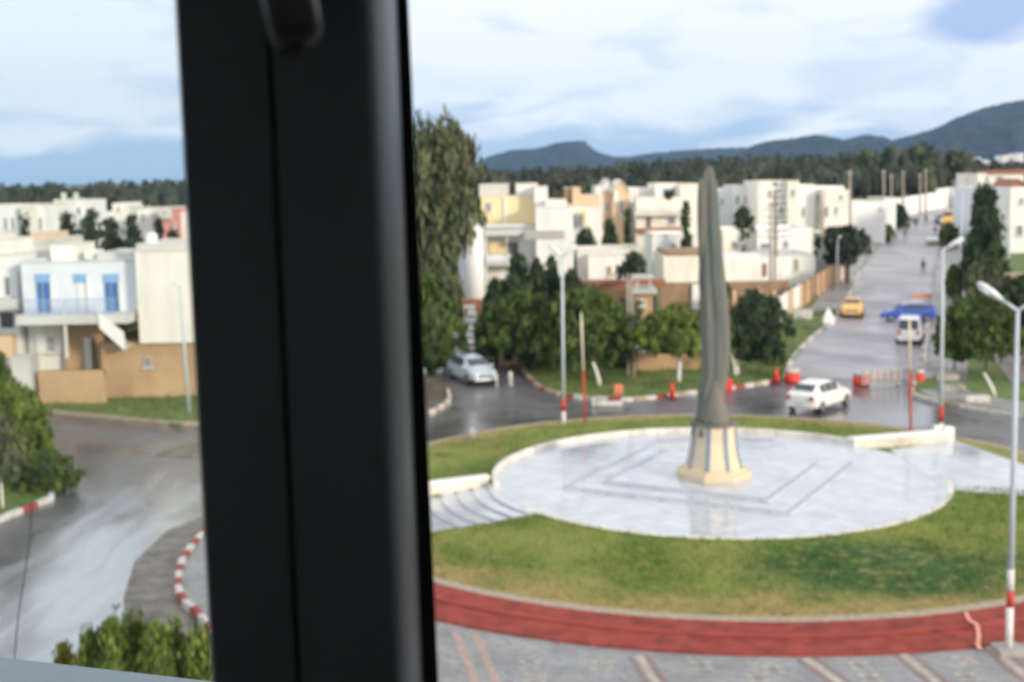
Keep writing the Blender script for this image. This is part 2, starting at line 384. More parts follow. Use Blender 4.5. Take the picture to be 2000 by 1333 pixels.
kerb(smooth_path(streetR[4:]+[(24.2, 77), (23.4, 74.3)]), 1.2, [M_KT, M_KW, M_KT])
kerb(smooth_path([(23.4, 74.3), (24.0, 72.2), (26.7, 67.6), (31, 64), (40, 60)]), 1.35, [M_KW, M_KW, M_KT, M_KW])
kerb(smooth_path([P(838, 812), P(876, 788), P(874, 765)]), .8, [M_KW, M_KT])
kerb([(-26.5, 73.4), (-18.2, 69.1), (-10, 70.7), (-6, 72.1)], 1.2, [M_KT])
forK = smooth_path([(-5.5, 31), (-7.6, 34), (-9.4, 37.5), (-10.7, 39.8), (-11.35, 42.1), (-11.7, 44.6), (-11.6, 47.8), (-10.4, 51), (-8.6, 55), (-7.2, 58)])
kerb(forK, .8, [M_KR, M_KW])

# hotel forecourt with patterned paving
C0 = Vector((8.55, 53.3))
forecourt = [(-4, 12), (-4, 26)]+[(p.x+.1, p.y) for p in forK]+[(-5, 57), (-2, 52), (20, 48), (26, 50), (34, 40), (38, 12)]
def brickmat():
    m_ = bpy.data.materials.new('grey_pavers'); m_.use_nodes = True; t = m_.node_tree; b = t.nodes['Principled BSDF']
    g = t.nodes.new('ShaderNodeNewGeometry'); mp = t.nodes.new('ShaderNodeMapping'); mp.inputs['Rotation'].default_value = (0, 0, .5)
    t.links.new(g.outputs['Position'], mp.inputs[0])
    br = t.nodes.new('ShaderNodeTexBrick'); br.inputs['Scale'].default_value = 1; br.inputs['Brick Width'].default_value = .22; br.inputs['Row Height'].default_value = .11
    br.inputs['Mortar Size'].default_value = .012
    br.inputs['Color1'].default_value = (.22, .22, .225, 1); br.inputs['Color2'].default_value = (.34, .335, .33, 1); br.inputs['Mortar'].default_value = (.13, .13, .13, 1)
    t.links.new(mp.outputs[0], br.inputs['Vector'])
    n = t.nodes.new('ShaderNodeTexNoise'); n.inputs['Scale'].default_value = .7; n.inputs['Detail'].default_value = 6; t.links.new(g.outputs['Position'], n.inputs['Vector'])
    mr = t.nodes.new('ShaderNodeMapRange'); mr.inputs[1].default_value = .3; mr.inputs[2].default_value = .7; mr.inputs[3].default_value = .7; mr.inputs[4].default_value = 1.15; t.links.new(n.outputs['Fac'], mr.inputs[0])
    mx = t.nodes.new('ShaderNodeVectorMath'); mx.operation = 'SCALE'; t.links.new(br.outputs['Color'], mx.inputs[0]); t.links.new(mr.outputs[0], mx.inputs['Scale'])
    t.links.new(mx.outputs[0], b.inputs['Base Color']); b.inputs['Roughness'].default_value = .38
    return m_
fc = sheet('forecourt_paving', forecourt, brickmat(), lambda x, y: .10, 6., skirt=.3)
M_PINK = mat('pink_pavers', (.36, .26, .22), .5, .25, 6, vec='World'); M_MAROON = mat('maroon_pavers', (.22, .15, .15), .5, .25, 6, vec='World'); M_CRP = mat('cream_pavers', (.37, .34, .28), .5, .25, 6, vec='World')
def strip(p, q, w0, w1, mm, z=.106):
    a = P(*p, .1); b = P(*q, .1); d = (b-a).normalized(); b = b+d*3; nrm = Vector((d.y, -d.x, 0))
    MB().hexa([(*(a+nrm*w0).xy, .05), (*(a+nrm*w1).xy, .05), (*(b+nrm*w1).xy, .05), (*(b+nrm*w0).xy, .05),
               (*(a+nrm*w0).xy, z), (*(a+nrm*w1).xy, z), (*(b+nrm*w1).xy, z), (*(b+nrm*w0).xy, z)]).build('paving_band', mm, fc)
for p, q, k in (((917, 1232), (962, 1333), 0), ((1255, 1280), (1290, 1333), 1), ((1582, 1285), (1650, 1333), 1), ((1765, 1272), (1840, 1333), 1), ((1932, 1255), (2010, 1318), 2)):
    if k == 0: strip(p, q, -.22, 0, M_PINK); strip(p, q, .32, .54, M_PINK)
    else: strip(p, q, -.2, 0, M_MAROON); strip(p, q, .004, .25, M_CRP); strip(p, q, .254, .45, M_MAROON)
for (px, py) in ((1035, 1300), (1045, 1325), (1175, 1300), (1370, 1300), (1510, 1308), (1680, 1300), (1885, 1290), (1700, 1325), (1890, 1322), (1480, 1325)):
    c = P(px, py, .1); q = MB()
    for i in range(-1, 2):
        for j in range(-1, 2):
            if (i+j) % 2 == 0:
                q.cur = (0 if i or j else 1); q.box(c.x+i*.2-.09, c.y+j*.2-.09, .05, c.x+i*.2+.09, c.y+j*.2+.09, .107)
    q.build('paving_motif', [M_CRP, M_PINK if px % 2 else M_MAROON], fc)
# red walk round the roundabout
def ring(name, r0, r1, a0, a1, z0, z1, mm, n=72, zin=None, parent=None, c=C0):
    q = MB(); 
    for i in range(n+1):
        a = a0+(a1-a0)*i/n
        for r, z in ((r0, z0), (r1, z0), (r1, z1), (r0, z1 if zin is None else zin)): q.v.append((c.x+r*math.cos(a), c.y+r*math.sin(a), z))
    for i in range(n):
        for k in range(4): q._f([(4*i+k, 4*i+(k+1) % 4, 4*i+4+(k+1) % 4, 4*i+4+k)])
    q._f([(3, 2, 1, 0), (4*n, 4*n+1, 4*n+2, 4*n+3)])
    return q.build(name, mm, parent)
rw = ring('red_walk', 17.0, 18.15, rad(-215), rad(-8), -.1, .19, M_REDW, 90); rw['kind'] = 'structure'
r2 = ring('red_walk_line', 17.95, 18.2, rad(-215), rad(-8), -.1, .21, M_REDW2, 90, parent=rw)
r3 = ring('red_walk_lower_band', 18.2, 19.5, rad(-215), rad(-8), -.1, .155, M_REDW, 90, parent=rw)
ring('walk_edging', 16.55, 17.0, rad(-215), rad(-8), -.1, .20, M_KT, 90)['kind'] = 'structure'
ring('walk_edging', 15.55, 15.95, rad(-8), rad(145), -.1, .17, M_KT, 60)['kind'] = 'structure'

# roundabout lawn: a low mound up to the plaza
PZ = .5; PR = 9.3; PC = Vector((8.55, 53.35))
def rb_r(a):        # outer radius, a little less at the back
    return 16.6 - .75*sstep(-.2, .9, math.sin(a))
RPP = [P(1842, 952, .49), P(2090, 975, .16), P(2090, 942, .16), P(1866, 864, .3), P(1740, 880, .49)]
def in_path(x, y):
    c = False; j = len(RPP)-1
    for i in range(len(RPP)):
        a, b = RPP[i], RPP[j]
        if (a.y > y) != (b.y > y) and x < (b.x-a.x)*(y-a.y)/(b.y-a.y)+a.x: c = not c
        j = i
    return c
lm = MB(); NA = 300; NR = 22
for j in range(NR+1):
    for i in range(NA):
        a = 2*math.pi*i/NA; t = j/NR; r = PR*(.98)+(rb_r(a)-PR*.98)*t
        x = C0.x+r*math.cos(a); y = C0.y+r*math.sin(a)
        front = sstep(.3, -.6, math.sin(a))
        z = .14+(1-t)**1.2*(.22+.14*front)+.05*noise.noise(Vector((x*.3, y*.3, 0)))*math.sin(math.pi*t)
        ul = (x-C0.x)*math.cos(rad(19.5))+(y-C0.y)*math.sin(rad(19.5)); vl = -(x-C0.x)*math.sin(rad(19.5))+(y-C0.y)*math.cos(rad(19.5))
        if (ul < -8.5 and abs(vl) < 2.5) or in_path(x, y): z = -.05
        lm.v.append((x, y, z))
for j in range(NR):
    for i in range(NA):
        k = (i+1) % NA; lm._f([(j*NA+i, (j+1)*NA+i, (j+1)*NA+k, j*NA+k)])
# turf colour patches (green, dry, dark) are real differences in the turf
def turf():
    m_ = bpy.data.materials.new('turf'); m_.use_nodes = True; t = m_.node_tree; b = t.nodes['Principled BSDF']; b.inputs['Roughness'].default_value = .9; b.inputs['Specular IOR Level'].default_value = .15
    g = t.nodes.new('ShaderNodeNewGeometry')
    def no(s, d=5):
        n = t.nodes.new('ShaderNodeTexNoise'); n.inputs['Scale'].default_value = s; n.inputs['Detail'].default_value = d; t.links.new(g.outputs['Position'], n.inputs['Vector']); return n.outputs['Fac']
    def mp(v, a, b_):
        n = t.nodes.new('ShaderNodeMapRange'); n.interpolation_type = 'SMOOTHSTEP'; n.inputs[1].default_value = a; n.inputs[2].default_value = b_; t.links.new(v, n.inputs[0]); return n.outputs[0]
    def mx(f, a, b_):
        n = t.nodes.new('ShaderNodeMix'); n.data_type = 'RGBA'; t.links.new(f, n.inputs[0])
        for i, v in ((6, a), (7, b_)):
            if isinstance(v, tuple): n.inputs[i].default_value = (*v, 1)
            else: t.links.new(v, n.inputs[i])
        return n.outputs[2]
    def mt(op, a, b_):
        n = t.nodes.new('ShaderNodeMath'); n.operation = op
        for i, v in enumerate((a, b_)):
            if isinstance(v, (int, float)): n.inputs[i].default_value = v
            else: t.links.new(v, n.inputs[i])
        return n.outputs[0]
    def patch(cx_, cy_, rx, ry):
        mpn = t.nodes.new('ShaderNodeMapping'); mpn.vector_type = 'POINT'; mpn.inputs['Location'].default_value = (-cx_/rx, -cy_/ry, 0); mpn.inputs['Scale'].default_value = (1/rx, 1/ry, 0)
        t.links.new(g.outputs['Position'], mpn.inputs[0]); ln = t.nodes.new('ShaderNodeVectorMath'); ln.operation = 'LENGTH'; t.links.new(mpn.outputs[0], ln.inputs[0])
        return mp(mt('ADD', ln.outputs['Value'], mt('MULTIPLY', no(.5), 1.1)), 1.75, 1.05)
    c = mx(mp(no(.35), .40, .62), (.125, .185, .035), (.215, .245, .062))
    # dry rim of the lawn
    vs = t.nodes.new('ShaderNodeVectorMath'); vs.operation = 'DISTANCE'; vs.inputs[1].default_value = (C0.x, C0.y, .2); t.links.new(g.outputs['Position'], vs.inputs[0])
    dry = mp(mt('ADD', vs.outputs['Value'], mt('MULTIPLY', no(.45), 7.0)), 17.2, 19.8)
    c = mx(dry, c, (.34, .265, .11))
    c = mx(patch(12.6, 41.0, 5.2, 3.0), c, (.062, .118, .036))
    c = mx(mp(no(2.2, 4), .50, .72), c, (.24, .22, .08))
    t.links.new(c, b.inputs['Base Color'])
    bp = t.nodes.new('ShaderNodeBump'); bp.inputs['Strength'].default_value = .7; bp.inputs['Distance'].default_value = .06; t.links.new(no(12, 4), bp.inputs['Height']); t.links.new(bp.outputs[0], b.inputs['Normal'])
    return m_
M_TURF = turf()
lo = lm.build('lawn', M_TURF, smooth=True); lo['kind'] = 'structure'
gt = MB(); RG = random.Random(3)
def blade(q, x, y, z, h, wd):
    a = RG.uniform(0, 6.28); dx, dy = math.cos(a)*wd, math.sin(a)*wd; lx, ly = RG.gauss(0, h*.35), RG.gauss(0, h*.35)
    q.face([(x-dx, y-dy, z), (x+dx, y+dy, z), (x+lx, y+ly, z+h)])
for _ in range(46000):
    a = RG.uniform(0, 2*math.pi); r = math.sqrt(RG.uniform(9.45**2, 16.4**2))
    if r > rb_r(a)-.1: continue
    if math.sin(a) > .1 and RG.random() < .6: continue
    t = max(0, (r-PR*.98)/(rb_r(a)-PR*.98)); front = sstep(.3, -.6, math.sin(a))
    ca, sa = math.cos(a-rad(19.5)), math.sin(a-rad(19.5))
    if abs(r*sa) < 2.8 and ca < 0: continue
    if -.2 < (a+math.pi) % (2*math.pi)-math.pi < .55: continue
    z = .14+(1-t)**1.2*(.22+.14*front)-.03
    blade(gt, C0.x+r*math.cos(a), C0.y+r*math.sin(a), z, RG.uniform(.07, .2), RG.uniform(.015, .04))
tag(gt.build('grass', M_TURF), 'short green and dry grass covering the roundabout lawn', 'grass', kind='stuff')

vg = MB()
def pin(poly, x, y):
    c = False; j = len(poly)-1
    for i in range(len(poly)):
        a, b = poly[i], poly[j]
        if (a[1] > y) != (b[1] > y) and x < (b[0]-a[0])*(y-a[1])/(b[1]-a[1])+a[0]: c = not c
        j = i
    return c
k_ = 0
while k_ < 26000:
    x, y = RG.uniform(-33, 34), RG.uniform(46, 112)
    if noise.noise(Vector((x*.35, y*.35, 3))) < RG.uniform(-.5, .35): k_ += .2; continue
    if pin(blkC, x, y) or pin(blkB, x, y) or pin(blkA, x, y): blade(vg, x, y, T(x, y)+.11, RG.uniform(.1, .38), RG.uniform(.03, .07)); k_ += 1
    else: k_ += .1
tag(vg.build('grass', M_GRASS), 'rough tufted grass and weeds on the roadside verges', 'grass', kind='stuff')

# ------------------------------------------------------------------ plaza
AXL = rad(19.5); AXR0, AXR1 = rad(-11), rad(42)
pz = thing('plaza', 'round white paved plaza on the roundabout with low parapet and square platform', 'plaza', kind='structure')
circ = lambda r, n=96: [(PC.x+r*math.cos(2*math.pi*i/n), PC.y+r*math.sin(2*math.pi*i/n)) for i in range(n)]
MB().prism(circ(PR), -.05, PZ).build('floor', M_MARBLE, pz)
# parapet in segments, open where the two paths join
def gap(a):
    a = (a+math.pi) % (2*math.pi)-math.pi; d1 = abs((a-AXL) % (2*math.pi)-math.pi)
    return AXR0 < a < AXR1 or d1 < rad(14.5)
nseg = 40
for i in range(nseg):
    a0, a1 = 2*math.pi*i/nseg, 2*math.pi*(i+1)/nseg
    if gap(a0+.01) and gap(a1-.01): continue
    back = math.sin((a0+a1)/2) > -.1
    ring('parapet_segment', PR-.03, PR+.20, a0+.002, a1-.002, -.05, PZ+(.22 if back else .01), M_PAD, 5, parent=pz, c=PC)
# square stepped platform with its two treads
sq = [P(1105, 962, PZ), P(1527, 1008, PZ), P(1662, 905, PZ), P(1290, 868, PZ)]
cen = sum((p for p in sq), Vector())/4
uu = ((sq[1]-sq[0])+(sq[2]-sq[3])).normalized(); vv = Vector((-uu.y, uu.x, 0))
for hs, z0, z1 in ((4.75, PZ-.2, PZ+.10), (3.55, PZ-.1, PZ+.20)):
    MB().prism([(cen+uu*sx*hs+vv*sy*hs).xy for sx, sy in ((-1, -1), (1, -1), (1, 1), (-1, 1))], z0, z1).build('platform_step', M_MARBLE, pz)
    for k, (sx, sy) in enumerate(((-1, -1), (1, -1), (1, 1), (-1, 1))):
        nx, ny = ((1, -1), (1, 1), (-1, 1), (-1, -1))[k]
        a = cen+uu*sx*(hs-.12)+vv*sy*(hs-.12); b = cen+uu*nx*(hs-.12)+vv*ny*(hs-.12); d = (b-a).normalized()*.05; n_ = Vector((-d.y, d.x, 0)).normalized()*.11
        MB().prism([(a+d-n_).xy, (b-d-n_).xy, (b-d+n_).xy, (a+d+n_).xy], z1-.05, z1+.006).build('inlay_strip', M_GREYP if k in (1, 0, 3) else M_MARBLE, pz)

# the two paths: steps on the left, ramp on the right
ax = Vector((math.cos(AXL), math.sin(AXL), 0)); ay = Vector((-ax.y, ax.x, 0)); pc3 = Vector((PC.x, PC.y, 0))
def local(u, v): p = pc3+ax*u+ay*v; return (p.x, p.y)
st = thing('path_steps', 'white steps curving down from the plaza beside a white side wall', 'steps')
for k in range(6):
    u1 = -(PR-.6)-k*.66; u0 = u1-.66; zt = PZ-.005-k*.075; q = MB(); bow = .45
    outer = [local(u0-bow*math.cos(t*math.pi/2), t*2.45) for t in (-1, -.6, -.2, .2, .6, 1)]
    inner = [local(u1+.3-bow*math.cos(t*math.pi/2), t*2.45) for t in (1, .6, .2, -.2, -.6, -1)]
    q.prism((outer+inner)[::-1], -.05, zt-.03).build('riser', M_GREYP, st)
    q = MB(); outer = [local(u0-.03-bow*math.cos(t*math.pi/2), t*2.45) for t in (-1, -.6, -.2, .2, .6, 1)]
    q.prism((outer+inner)[::-1], zt-.03, zt).build('tread', M_MARBLE, st)
lp = MB().prism([local(-9.3-8.6, -2.45), local(-9.3-3.2, -2.45), local(-9.3-3.2, 2.45), local(-9.3-8.6, 2.45)], -.05, .14).build('path', M_MARBLE); lp['kind'] = 'structure'
def sidewall(name, label, u0, u1, v, z0, z1, w_=.4):
    o = thing(name, label, 'low wall'); q = MB()
    a, b, c, d = local(u0, v), local(u1, v), local(u1, v+w_), local(u0, v+w_)
    q.hexa([(*a, -.1), (*b, -.1), (*c, -.1), (*d, -.1), (*a, z0), (*b, z1), (*c, z1), (*d, z0)]).build('wall', M_PAD, o)
    a, b, c, d = local(u0-.04, v-.04), local(u1+.04, v-.04), local(u1+.04, v+w_+.04), local(u0-.04, v+w_+.04)
    MB().hexa([(*a, z0), (*b, z1), (*c, z1), (*d, z0), (*a, z0+.06), (*b, z1+.06), (*c, z1+.06), (*d, z0+.06)]).build('coping', M_WHITE, o); return o
sidewall('side_wall', 'white wall along the far side of the steps', -9.3-8.2, -9.3, 2.5, .62, .78)
rp = MB(); pts = [p+Vector(((p.x-18)*.03, (p.y-56)*.05, .02)) for p in RPP]
b0 = [(p.x, p.y, -.1) for p in pts]; rp.loft([b0, [tuple(p) for p in pts]]).build('path', M_MARBLE)['kind'] = 'structure'
# long cream bench wall at the back right
a, b = P(1668, 872, PZ), P(1858, 862, .35); d = (b-a).normalized(); n3 = Vector((-d.y, d.x, 0))
bw = thing('bench_wall', 'long cream bench wall at the rear of the plaza', 'low wall')
MB().prism([a.xy, b.xy, (b+n3*.55).xy, (a+n3*.55).xy], 0, .76).build('wall', M_PAD, bw, bevel=.03)
MB().prism([(a-n3*.05).xy, (b-n3*.05).xy, (b+n3*.6).xy, (a+n3*.6).xy], .763, .84).build('coping', M_WHITE, bw)
for px, py in ((1832, 856), (1852, 858)):
    p = P(px, py+8, .2); MB().prism([(p.x-.22, p.y-.22), (p.x+.22, p.y-.22), (p.x+.22, p.y+.22), (p.x-.22, p.y+.22)], 0, 1.0).build('end_block', M_WHITE, bw, bevel=.03)

# ------------------------------------------------------------------ the monument
sz = PZ+.20
pb = P(1394, 930, sz); PY = pb.y+.0
stt = thing('monument', 'tall greenish bronze draped spire on a flared cream stone pedestal', 'monument', (pb.x, PY, sz))
def oct_(r, ph=rad(22.5), n=8): return [(r*math.cos(ph+2*math.pi*i/n), r*math.sin(ph+2*math.pi*i/n)) for i in range(n)]
M_PED = mat('sandstone', (.66, .56, .40), .75, .08, 1.5); M_PED2 = mat('sandstone_base', (.62, .52, .37), .75, .1, 2)
M_BLUE = mat('blue_grey_stone', (.19, .24, .30), .5, .1, 3); M_BRZ = mat('bronze', (.105, .13, .122), .85, col2=(.215, .18, .145), scale=1.1, lo=.35, hi=.7, spec=.2, metal=.0, bump=.5, bscale=5, streak=(1, 1, .12))
MB().prism(oct_(1.58), 0, .30).build('base_slab', M_PED2, stt, bevel=.03)
MB().prism(oct_(1.38), .30, .42).build('base_slab', M_PED, stt)
prof = [(1.16, .42), (1.12, .6), (1.06, .85), (.99, 1.2), (.94, 1.6), (.92, 2.0), (.93, 2.25)]
MB().loft([[(x, y, z) for x, y in oct_(r)] for r, z in prof]).build('pedestal', M_PED, stt)
for i in range(8):
    a = rad(22.5+45*i); q = MB(); rings = []
    for r, z in prof:
        u = Vector((math.cos(a), math.sin(a), 0)); t_ = Vector((-u.y, u.x, 0)); c = u*(r+.015)
        rings.append([tuple(c+t_*.10-u*.12+Vector((0, 0, z))), tuple(c+t_*.085+Vector((0, 0, z))), tuple(c-t_*.085+Vector((0, 0, z))), tuple(c-t_*.10-u*.12+Vector((0, 0, z)))])
    q.loft(rings).build('pedestal_rib', M_BLUE, stt)
MB().tube([(0, 0, 2.2), (0, 0, 2.27), (0, 0, 2.32)], [.99, 1.02, .9], 16).build('bronze_plinth', M_BRZ, stt)
# bronze: outline by rows (pixel row -> left, right edge), folds in the round
rows = [(848, 1352, 1432), (835, 1355, 1428), (815, 1361, 1419), (798, 1364, 1416), (775, 1365, 1416), (760, 1366, 1417), (740, 1372, 1420), (715, 1373, 1423), (690, 1371, 1424), (660, 1369, 1425), (630, 1368, 1424),
        (600, 1367, 1421), (570, 1366, 1418), (540, 1365, 1415), (510, 1365, 1412), (480, 1364, 1409), (450, 1364, 1406), (420, 1364, 1404), (400, 1364, 1403), (380, 1365, 1402), (362, 1368, 1400), (348, 1371, 1397), (337, 1375, 1394), (329, 1379, 1391), (324, 1383, 1387)]
rings = []; NS = 40
rr = []
for i in range(len(rows)-1):
    for k in range(3):
        t = k/3; rr.append(tuple(rows[i][j]*(1-t)+rows[i+1][j]*t for j in range(3)))
rr.append(rows[-1])
for (py, xl, xr) in rr:
    a = A(xl, py, PY); b = A(xr, py, PY); cx_ = (a.x+b.x)/2-pb.x; r = (b.x-a.x)/2; z = a.z-sz; ring_ = []
    for k in range(NS):
        th = 2*math.pi*k/NS
        fold = 1+.13*math.sin(th*5+z*.12)+.08*math.sin(th*11-z*.2+1)+.14*noise.noise(Vector((math.cos(th)*1.8, math.sin(th)*1.8, z*.5)))+.05*noise.noise(Vector((math.cos(th)*5, math.sin(th)*5, z*1.4)))
        sx = 1+(fold-1)*.45 if abs(math.cos(th)) > .75 else fold
        ring_.append((cx_+r*sx*math.cos(th), r*.85*fold*math.sin(th), z))
    rings.append(ring_)
MB().loft(rings).build('bronze_drapery', M_BRZ, stt, smooth=True)
# the lower second tip wrapped on the left
tip = [(350, 1367, 1374), (360, 1364, 1376), (380, 1362.5, 1377), (400, 1362, 1378), (430, 1362, 1378), (470, 1363.5, 1376), (510, 1365, 1373)]; rings = []
for py, xl, xr in tip[::-1]:
    a = A(xl, py, PY-.25); b = A(xr, py, PY-.25); r = (b.x-a.x)/2; cx_ = (a.x+b.x)/2-pb.x
    rings.append([(cx_+r*math.cos(2*math.pi*k/14), -.25+r*1.4*math.sin(2*math.pi*k/14), a.z-sz) for k in range(14)])
MB().loft(rings).build('side_tip', M_BRZ, stt, smooth=True)
# a swag bulging at knee height and a hood at the foot
rings = [[(-.02+r*math.cos(t*6.283/20)*1.0, -.3+r*.9*math.sin(t*6.283/20), z) for t in range(20)] for r, z in ((.64, 2.28), (.60, 2.5), (.48, 2.95), (.33, 3.5), (.14, 4.1))]
MB().loft(rings).build('foot_drape', M_BRZ, stt, smooth=True)

# ------------------------------------------------------------------ trees
def leafmat(name, c):
    m_ = mat(name, tuple(x*.8 for x in c), .7, col2=tuple(x*1.25 for x in c), scale=.8, spec=.2, attr='tint'); return m_
LF = {'dark': leafmat('leaf_dark', (.036, .062, .030)), 'mid': leafmat('leaf_mid', (.060, .098, .026)), 'bright': leafmat('leaf_bright', (.095, .14, .030)),
      'olive': leafmat('leaf_olive', (.088, .108, .060)), 'yellow': leafmat('leaf_yellow', (.20, .19, .03)), 'pine': leafmat('leaf_pine', (.032, .052, .030)), 'bluegreen': leafmat('leaf_bluegreen', (.04, .062, .042))}
PROF = {
 'round': lambda t: math.sqrt(max(0, 1-(2*t-.9)**2/1.21)),
 'dome': lambda t: math.sqrt(max(0, 1-(t-.25)**2/(.5625 if t > .25 else .12))),
 'cone': lambda t: (1-t)**.75*(.75+.25*min(1, t*6)),
 'column': lambda t: min(1, (1-t)*2.2+.05)**.7*min(1, .6+t*3),
 'umbrella': lambda t: math.sqrt(max(0, 1-(t-.45)**2/.31)),
 'droop': lambda t: (.50+.50*sstep(.36, .62, t))*min(1, (1-t)*5.5+.2)**.6,
}
def crown_mesh(rx, ry, h, shape, leaf, key, n=2600, lean=0, rnd=None, clumps=70, fill=.95, streak=1.0, core=.62, up=0):
    r = rnd or R_; f = PROF[shape]; mb = MB(); tints = []; cl = []
    for _ in range(clumps):
        t = r.uniform(.03, 1.0); a = r.uniform(0, 6.283); rad_ = f(t)*(r.uniform(.25, 1.0)**.5)*fill*r.choice((.8, .95, 1.1))
        cl.append((rad_*rx*math.cos(a), rad_*ry*math.sin(a), t*h, r.uniform(.08, .25)*(rx+ry+h*.5)/2.2, r.uniform(.5, 1.6), r.uniform(.9, 1.25)))
    for _ in range(clumps//2):      # sprays that break the outline
        t = r.uniform(.1, 1.0); a = r.uniform(0, 6.283); q_ = f(min(t, .97))*r.uniform(1.0, 1.22)
        cl.append((q_*rx*math.cos(a), q_*ry*math.sin(a), t*h*r.uniform(.97, 1.05), r.uniform(.04, .11)*(rx+ry+h*.5)/2.2, r.uniform(.8, 1.7), 1.1))
    for _ in range(n):
        c = cl[r.randrange(len(cl))]
        while True:
            u, v, w_ = r.uniform(-1, 1), r.uniform(-1, 1), r.uniform(-1, 1)
            if u*u+v*v+w_*w_ <= 1: break
        x, y, z = c[0]+u*c[3], c[1]+v*c[3], c[2]+w_*c[3]*.85*streak
        s = leaf*r.uniform(.6, 1.4)
        d1 = Vector((r.gauss(0, 1), r.gauss(0, 1), r.gauss(0, .8))).normalized(); d2 = d1.cross(Vector((r.gauss(0, 1), r.gauss(0, 1), r.gauss(0, 1)))).normalized()
        if up: d1 = (d1*(1-up)+Vector((0, 0, up*2))).normalized(); d2 = d1.cross(Vector((r.gauss(0, 1), r.gauss(0, 1), .01))).normalized()*.8; d1 = d1*1.5
        p = Vector((x, y, z)); mb.face([p+d1*s, p+d2*s*.5, p-d1*s, p-d2*s*.5]); k = c[4]*r.uniform(.8, 1.25); tints += [k*c[5], k, k*.9, 1]
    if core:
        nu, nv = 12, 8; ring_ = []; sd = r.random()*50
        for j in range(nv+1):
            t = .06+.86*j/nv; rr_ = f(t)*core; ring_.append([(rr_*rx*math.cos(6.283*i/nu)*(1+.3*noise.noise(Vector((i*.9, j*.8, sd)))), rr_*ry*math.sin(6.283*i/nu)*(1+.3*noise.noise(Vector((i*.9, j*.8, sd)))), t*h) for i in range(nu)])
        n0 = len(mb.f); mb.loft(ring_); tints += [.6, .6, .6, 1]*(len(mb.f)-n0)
    me = mb.mesh('crown', LF[key])
    at = me.attributes.new('tint', 'FLOAT_COLOR', 'FACE'); at.data.foreach_set('color', tints)
    return me
def trunk_mb(h, r0, r1, bend=0, forks=0, spread=1., base=(0, 0)):
    q = MB(); pts = [(base[0]+bend*math.sin(i/5*1.6)*.6, base[1], h*i/5-(.3 if i == 0 else 0)) for i in range(6)]
    q.tube(pts, [r0+(r1-r0)*i/5 for i in range(6)], 8)
    for k in range(forks):
        a = 6.283*k/forks+.4; s_ = pts[3]
        q.tube([s_, (s_[0]+spread*.5*math.cos(a), s_[1]+spread*.5*math.sin(a), s_[2]+h*.28), (s_[0]+spread*math.cos(a), s_[1]+spread*math.sin(a), s_[2]+h*.75)], [r0*.6, r0*.45, r0*.2], 6)
    return q
def tree(name, label, cat, px0, px1, pyt, base, shape, key, crown_bot=.3, n=2800, leaf=.22, group=None, trunk='bark', depth=1., forks=3, bend=0, clumps=70, tr=None, Y=None, core=.62, fill=.95, streak=1., up=.45):
    """px0..px1 crown width and pyt top in the photo; base = pixel of the trunk's foot on the ground, or a world Y with Y=..."""
    if Y is None: b = G(*base)
    else:
        q = A((px0+px1)/2, 600, Y); b = Vector((q.x, Y, T(q.x, Y)))
    xl = A(px0, pyt, b.y).x; xr = A(px1, pyt, b.y).x; top = A((px0+px1)/2, pyt, b.y).z; h = top-b.z; rx = (xr-xl)/2; cxo = (xl+xr)/2-b.x
    t = thing(name, label, cat, b, 0, group)
    tm = {'bark': M_BARK, 'white': M_LIME, 'lime': M_LIME}[trunk]
    trunk_mb(h*min(.9, crown_bot+.35), tr or max(.09, h*.022), (tr or max(.09, h*.022))*.5, bend, forks, rx*.6).build('trunk', M_BARK if trunk == 'white' else tm, t, smooth=True)
    if trunk == 'white':    # whitewashed foot
        trunk_mb(h*crown_bot*.95, (tr or max(.09, h*.022))+.02, (tr or max(.09, h*.022))*.8+.02, bend*.55, 0, 0).build('whitewashed_foot', M_LIME, t, smooth=True)
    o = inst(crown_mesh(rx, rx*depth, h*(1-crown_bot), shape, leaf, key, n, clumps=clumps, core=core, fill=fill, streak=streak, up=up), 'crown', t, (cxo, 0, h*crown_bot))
    return t
# tall eucalyptus at the side street, with a shrub under it
tree('eucalyptus_tree', 'very tall drooping olive green tree beside the parked silver car', 'tree', 752, 930, 258, (840, 705), 'droop', 'olive', .12, 10000, .22, clumps=130, depth=.9, core=.4, streak=1.7, up=.7)
tree('tall_shrub', 'bright green dense shrub at the foot of the tall olive tree', 'shrub', 780, 905, 545, (838, 728), 'column', 'mid', .0, 4200, .17, clumps=80, depth=.7)
# dark trees in front of the big white house
tree('dark_conifer', 'dark pointed conifer rising before the big white house balcony', 'tree', 965, 1055, 503, None, 'cone', 'dark', .08, 3200, .2, Y=98)
tree('dark_conifer', 'dark rounded tree left of the pointed conifer, nearest the silver car', 'tree', 925, 1010, 556, None, 'cone', 'dark', .04, 3200, .2, Y=93, up=.7)
tree('dark_conifer', 'dark conifer standing before the plain white side of the big house', 'tree', 1018, 1078, 512, None, 'cone', 'dark', .08, 2600, .2, Y=100)
tree('dark_conifer', 'dark conifer immediately left of the double-armed street lamp', 'tree', 1052, 1102, 510, None, 'cone', 'dark', .08, 2400, .2, Y=101)
tree('dark_conifer', 'short dark conifer immediately right of the double-armed street lamp', 'tree', 1085, 1150, 535, None, 'cone', 'dark', .08, 2600, .2, Y=99)
tree('broad_tree', 'broad green tree behind the double-armed street lamp with low grey trunk', 'tree', 935, 1090, 580, (1045, 726), 'dome', 'mid', .28, 5200, .17, clumps=110, depth=.7)
tree('broad_tree', 'wide leafy green tree beside the leaning whitewashed trunk', 'tree', 1055, 1232, 575, (1168, 742), 'dome', 'mid', .2, 5200, .17, clumps=110, depth=.7)
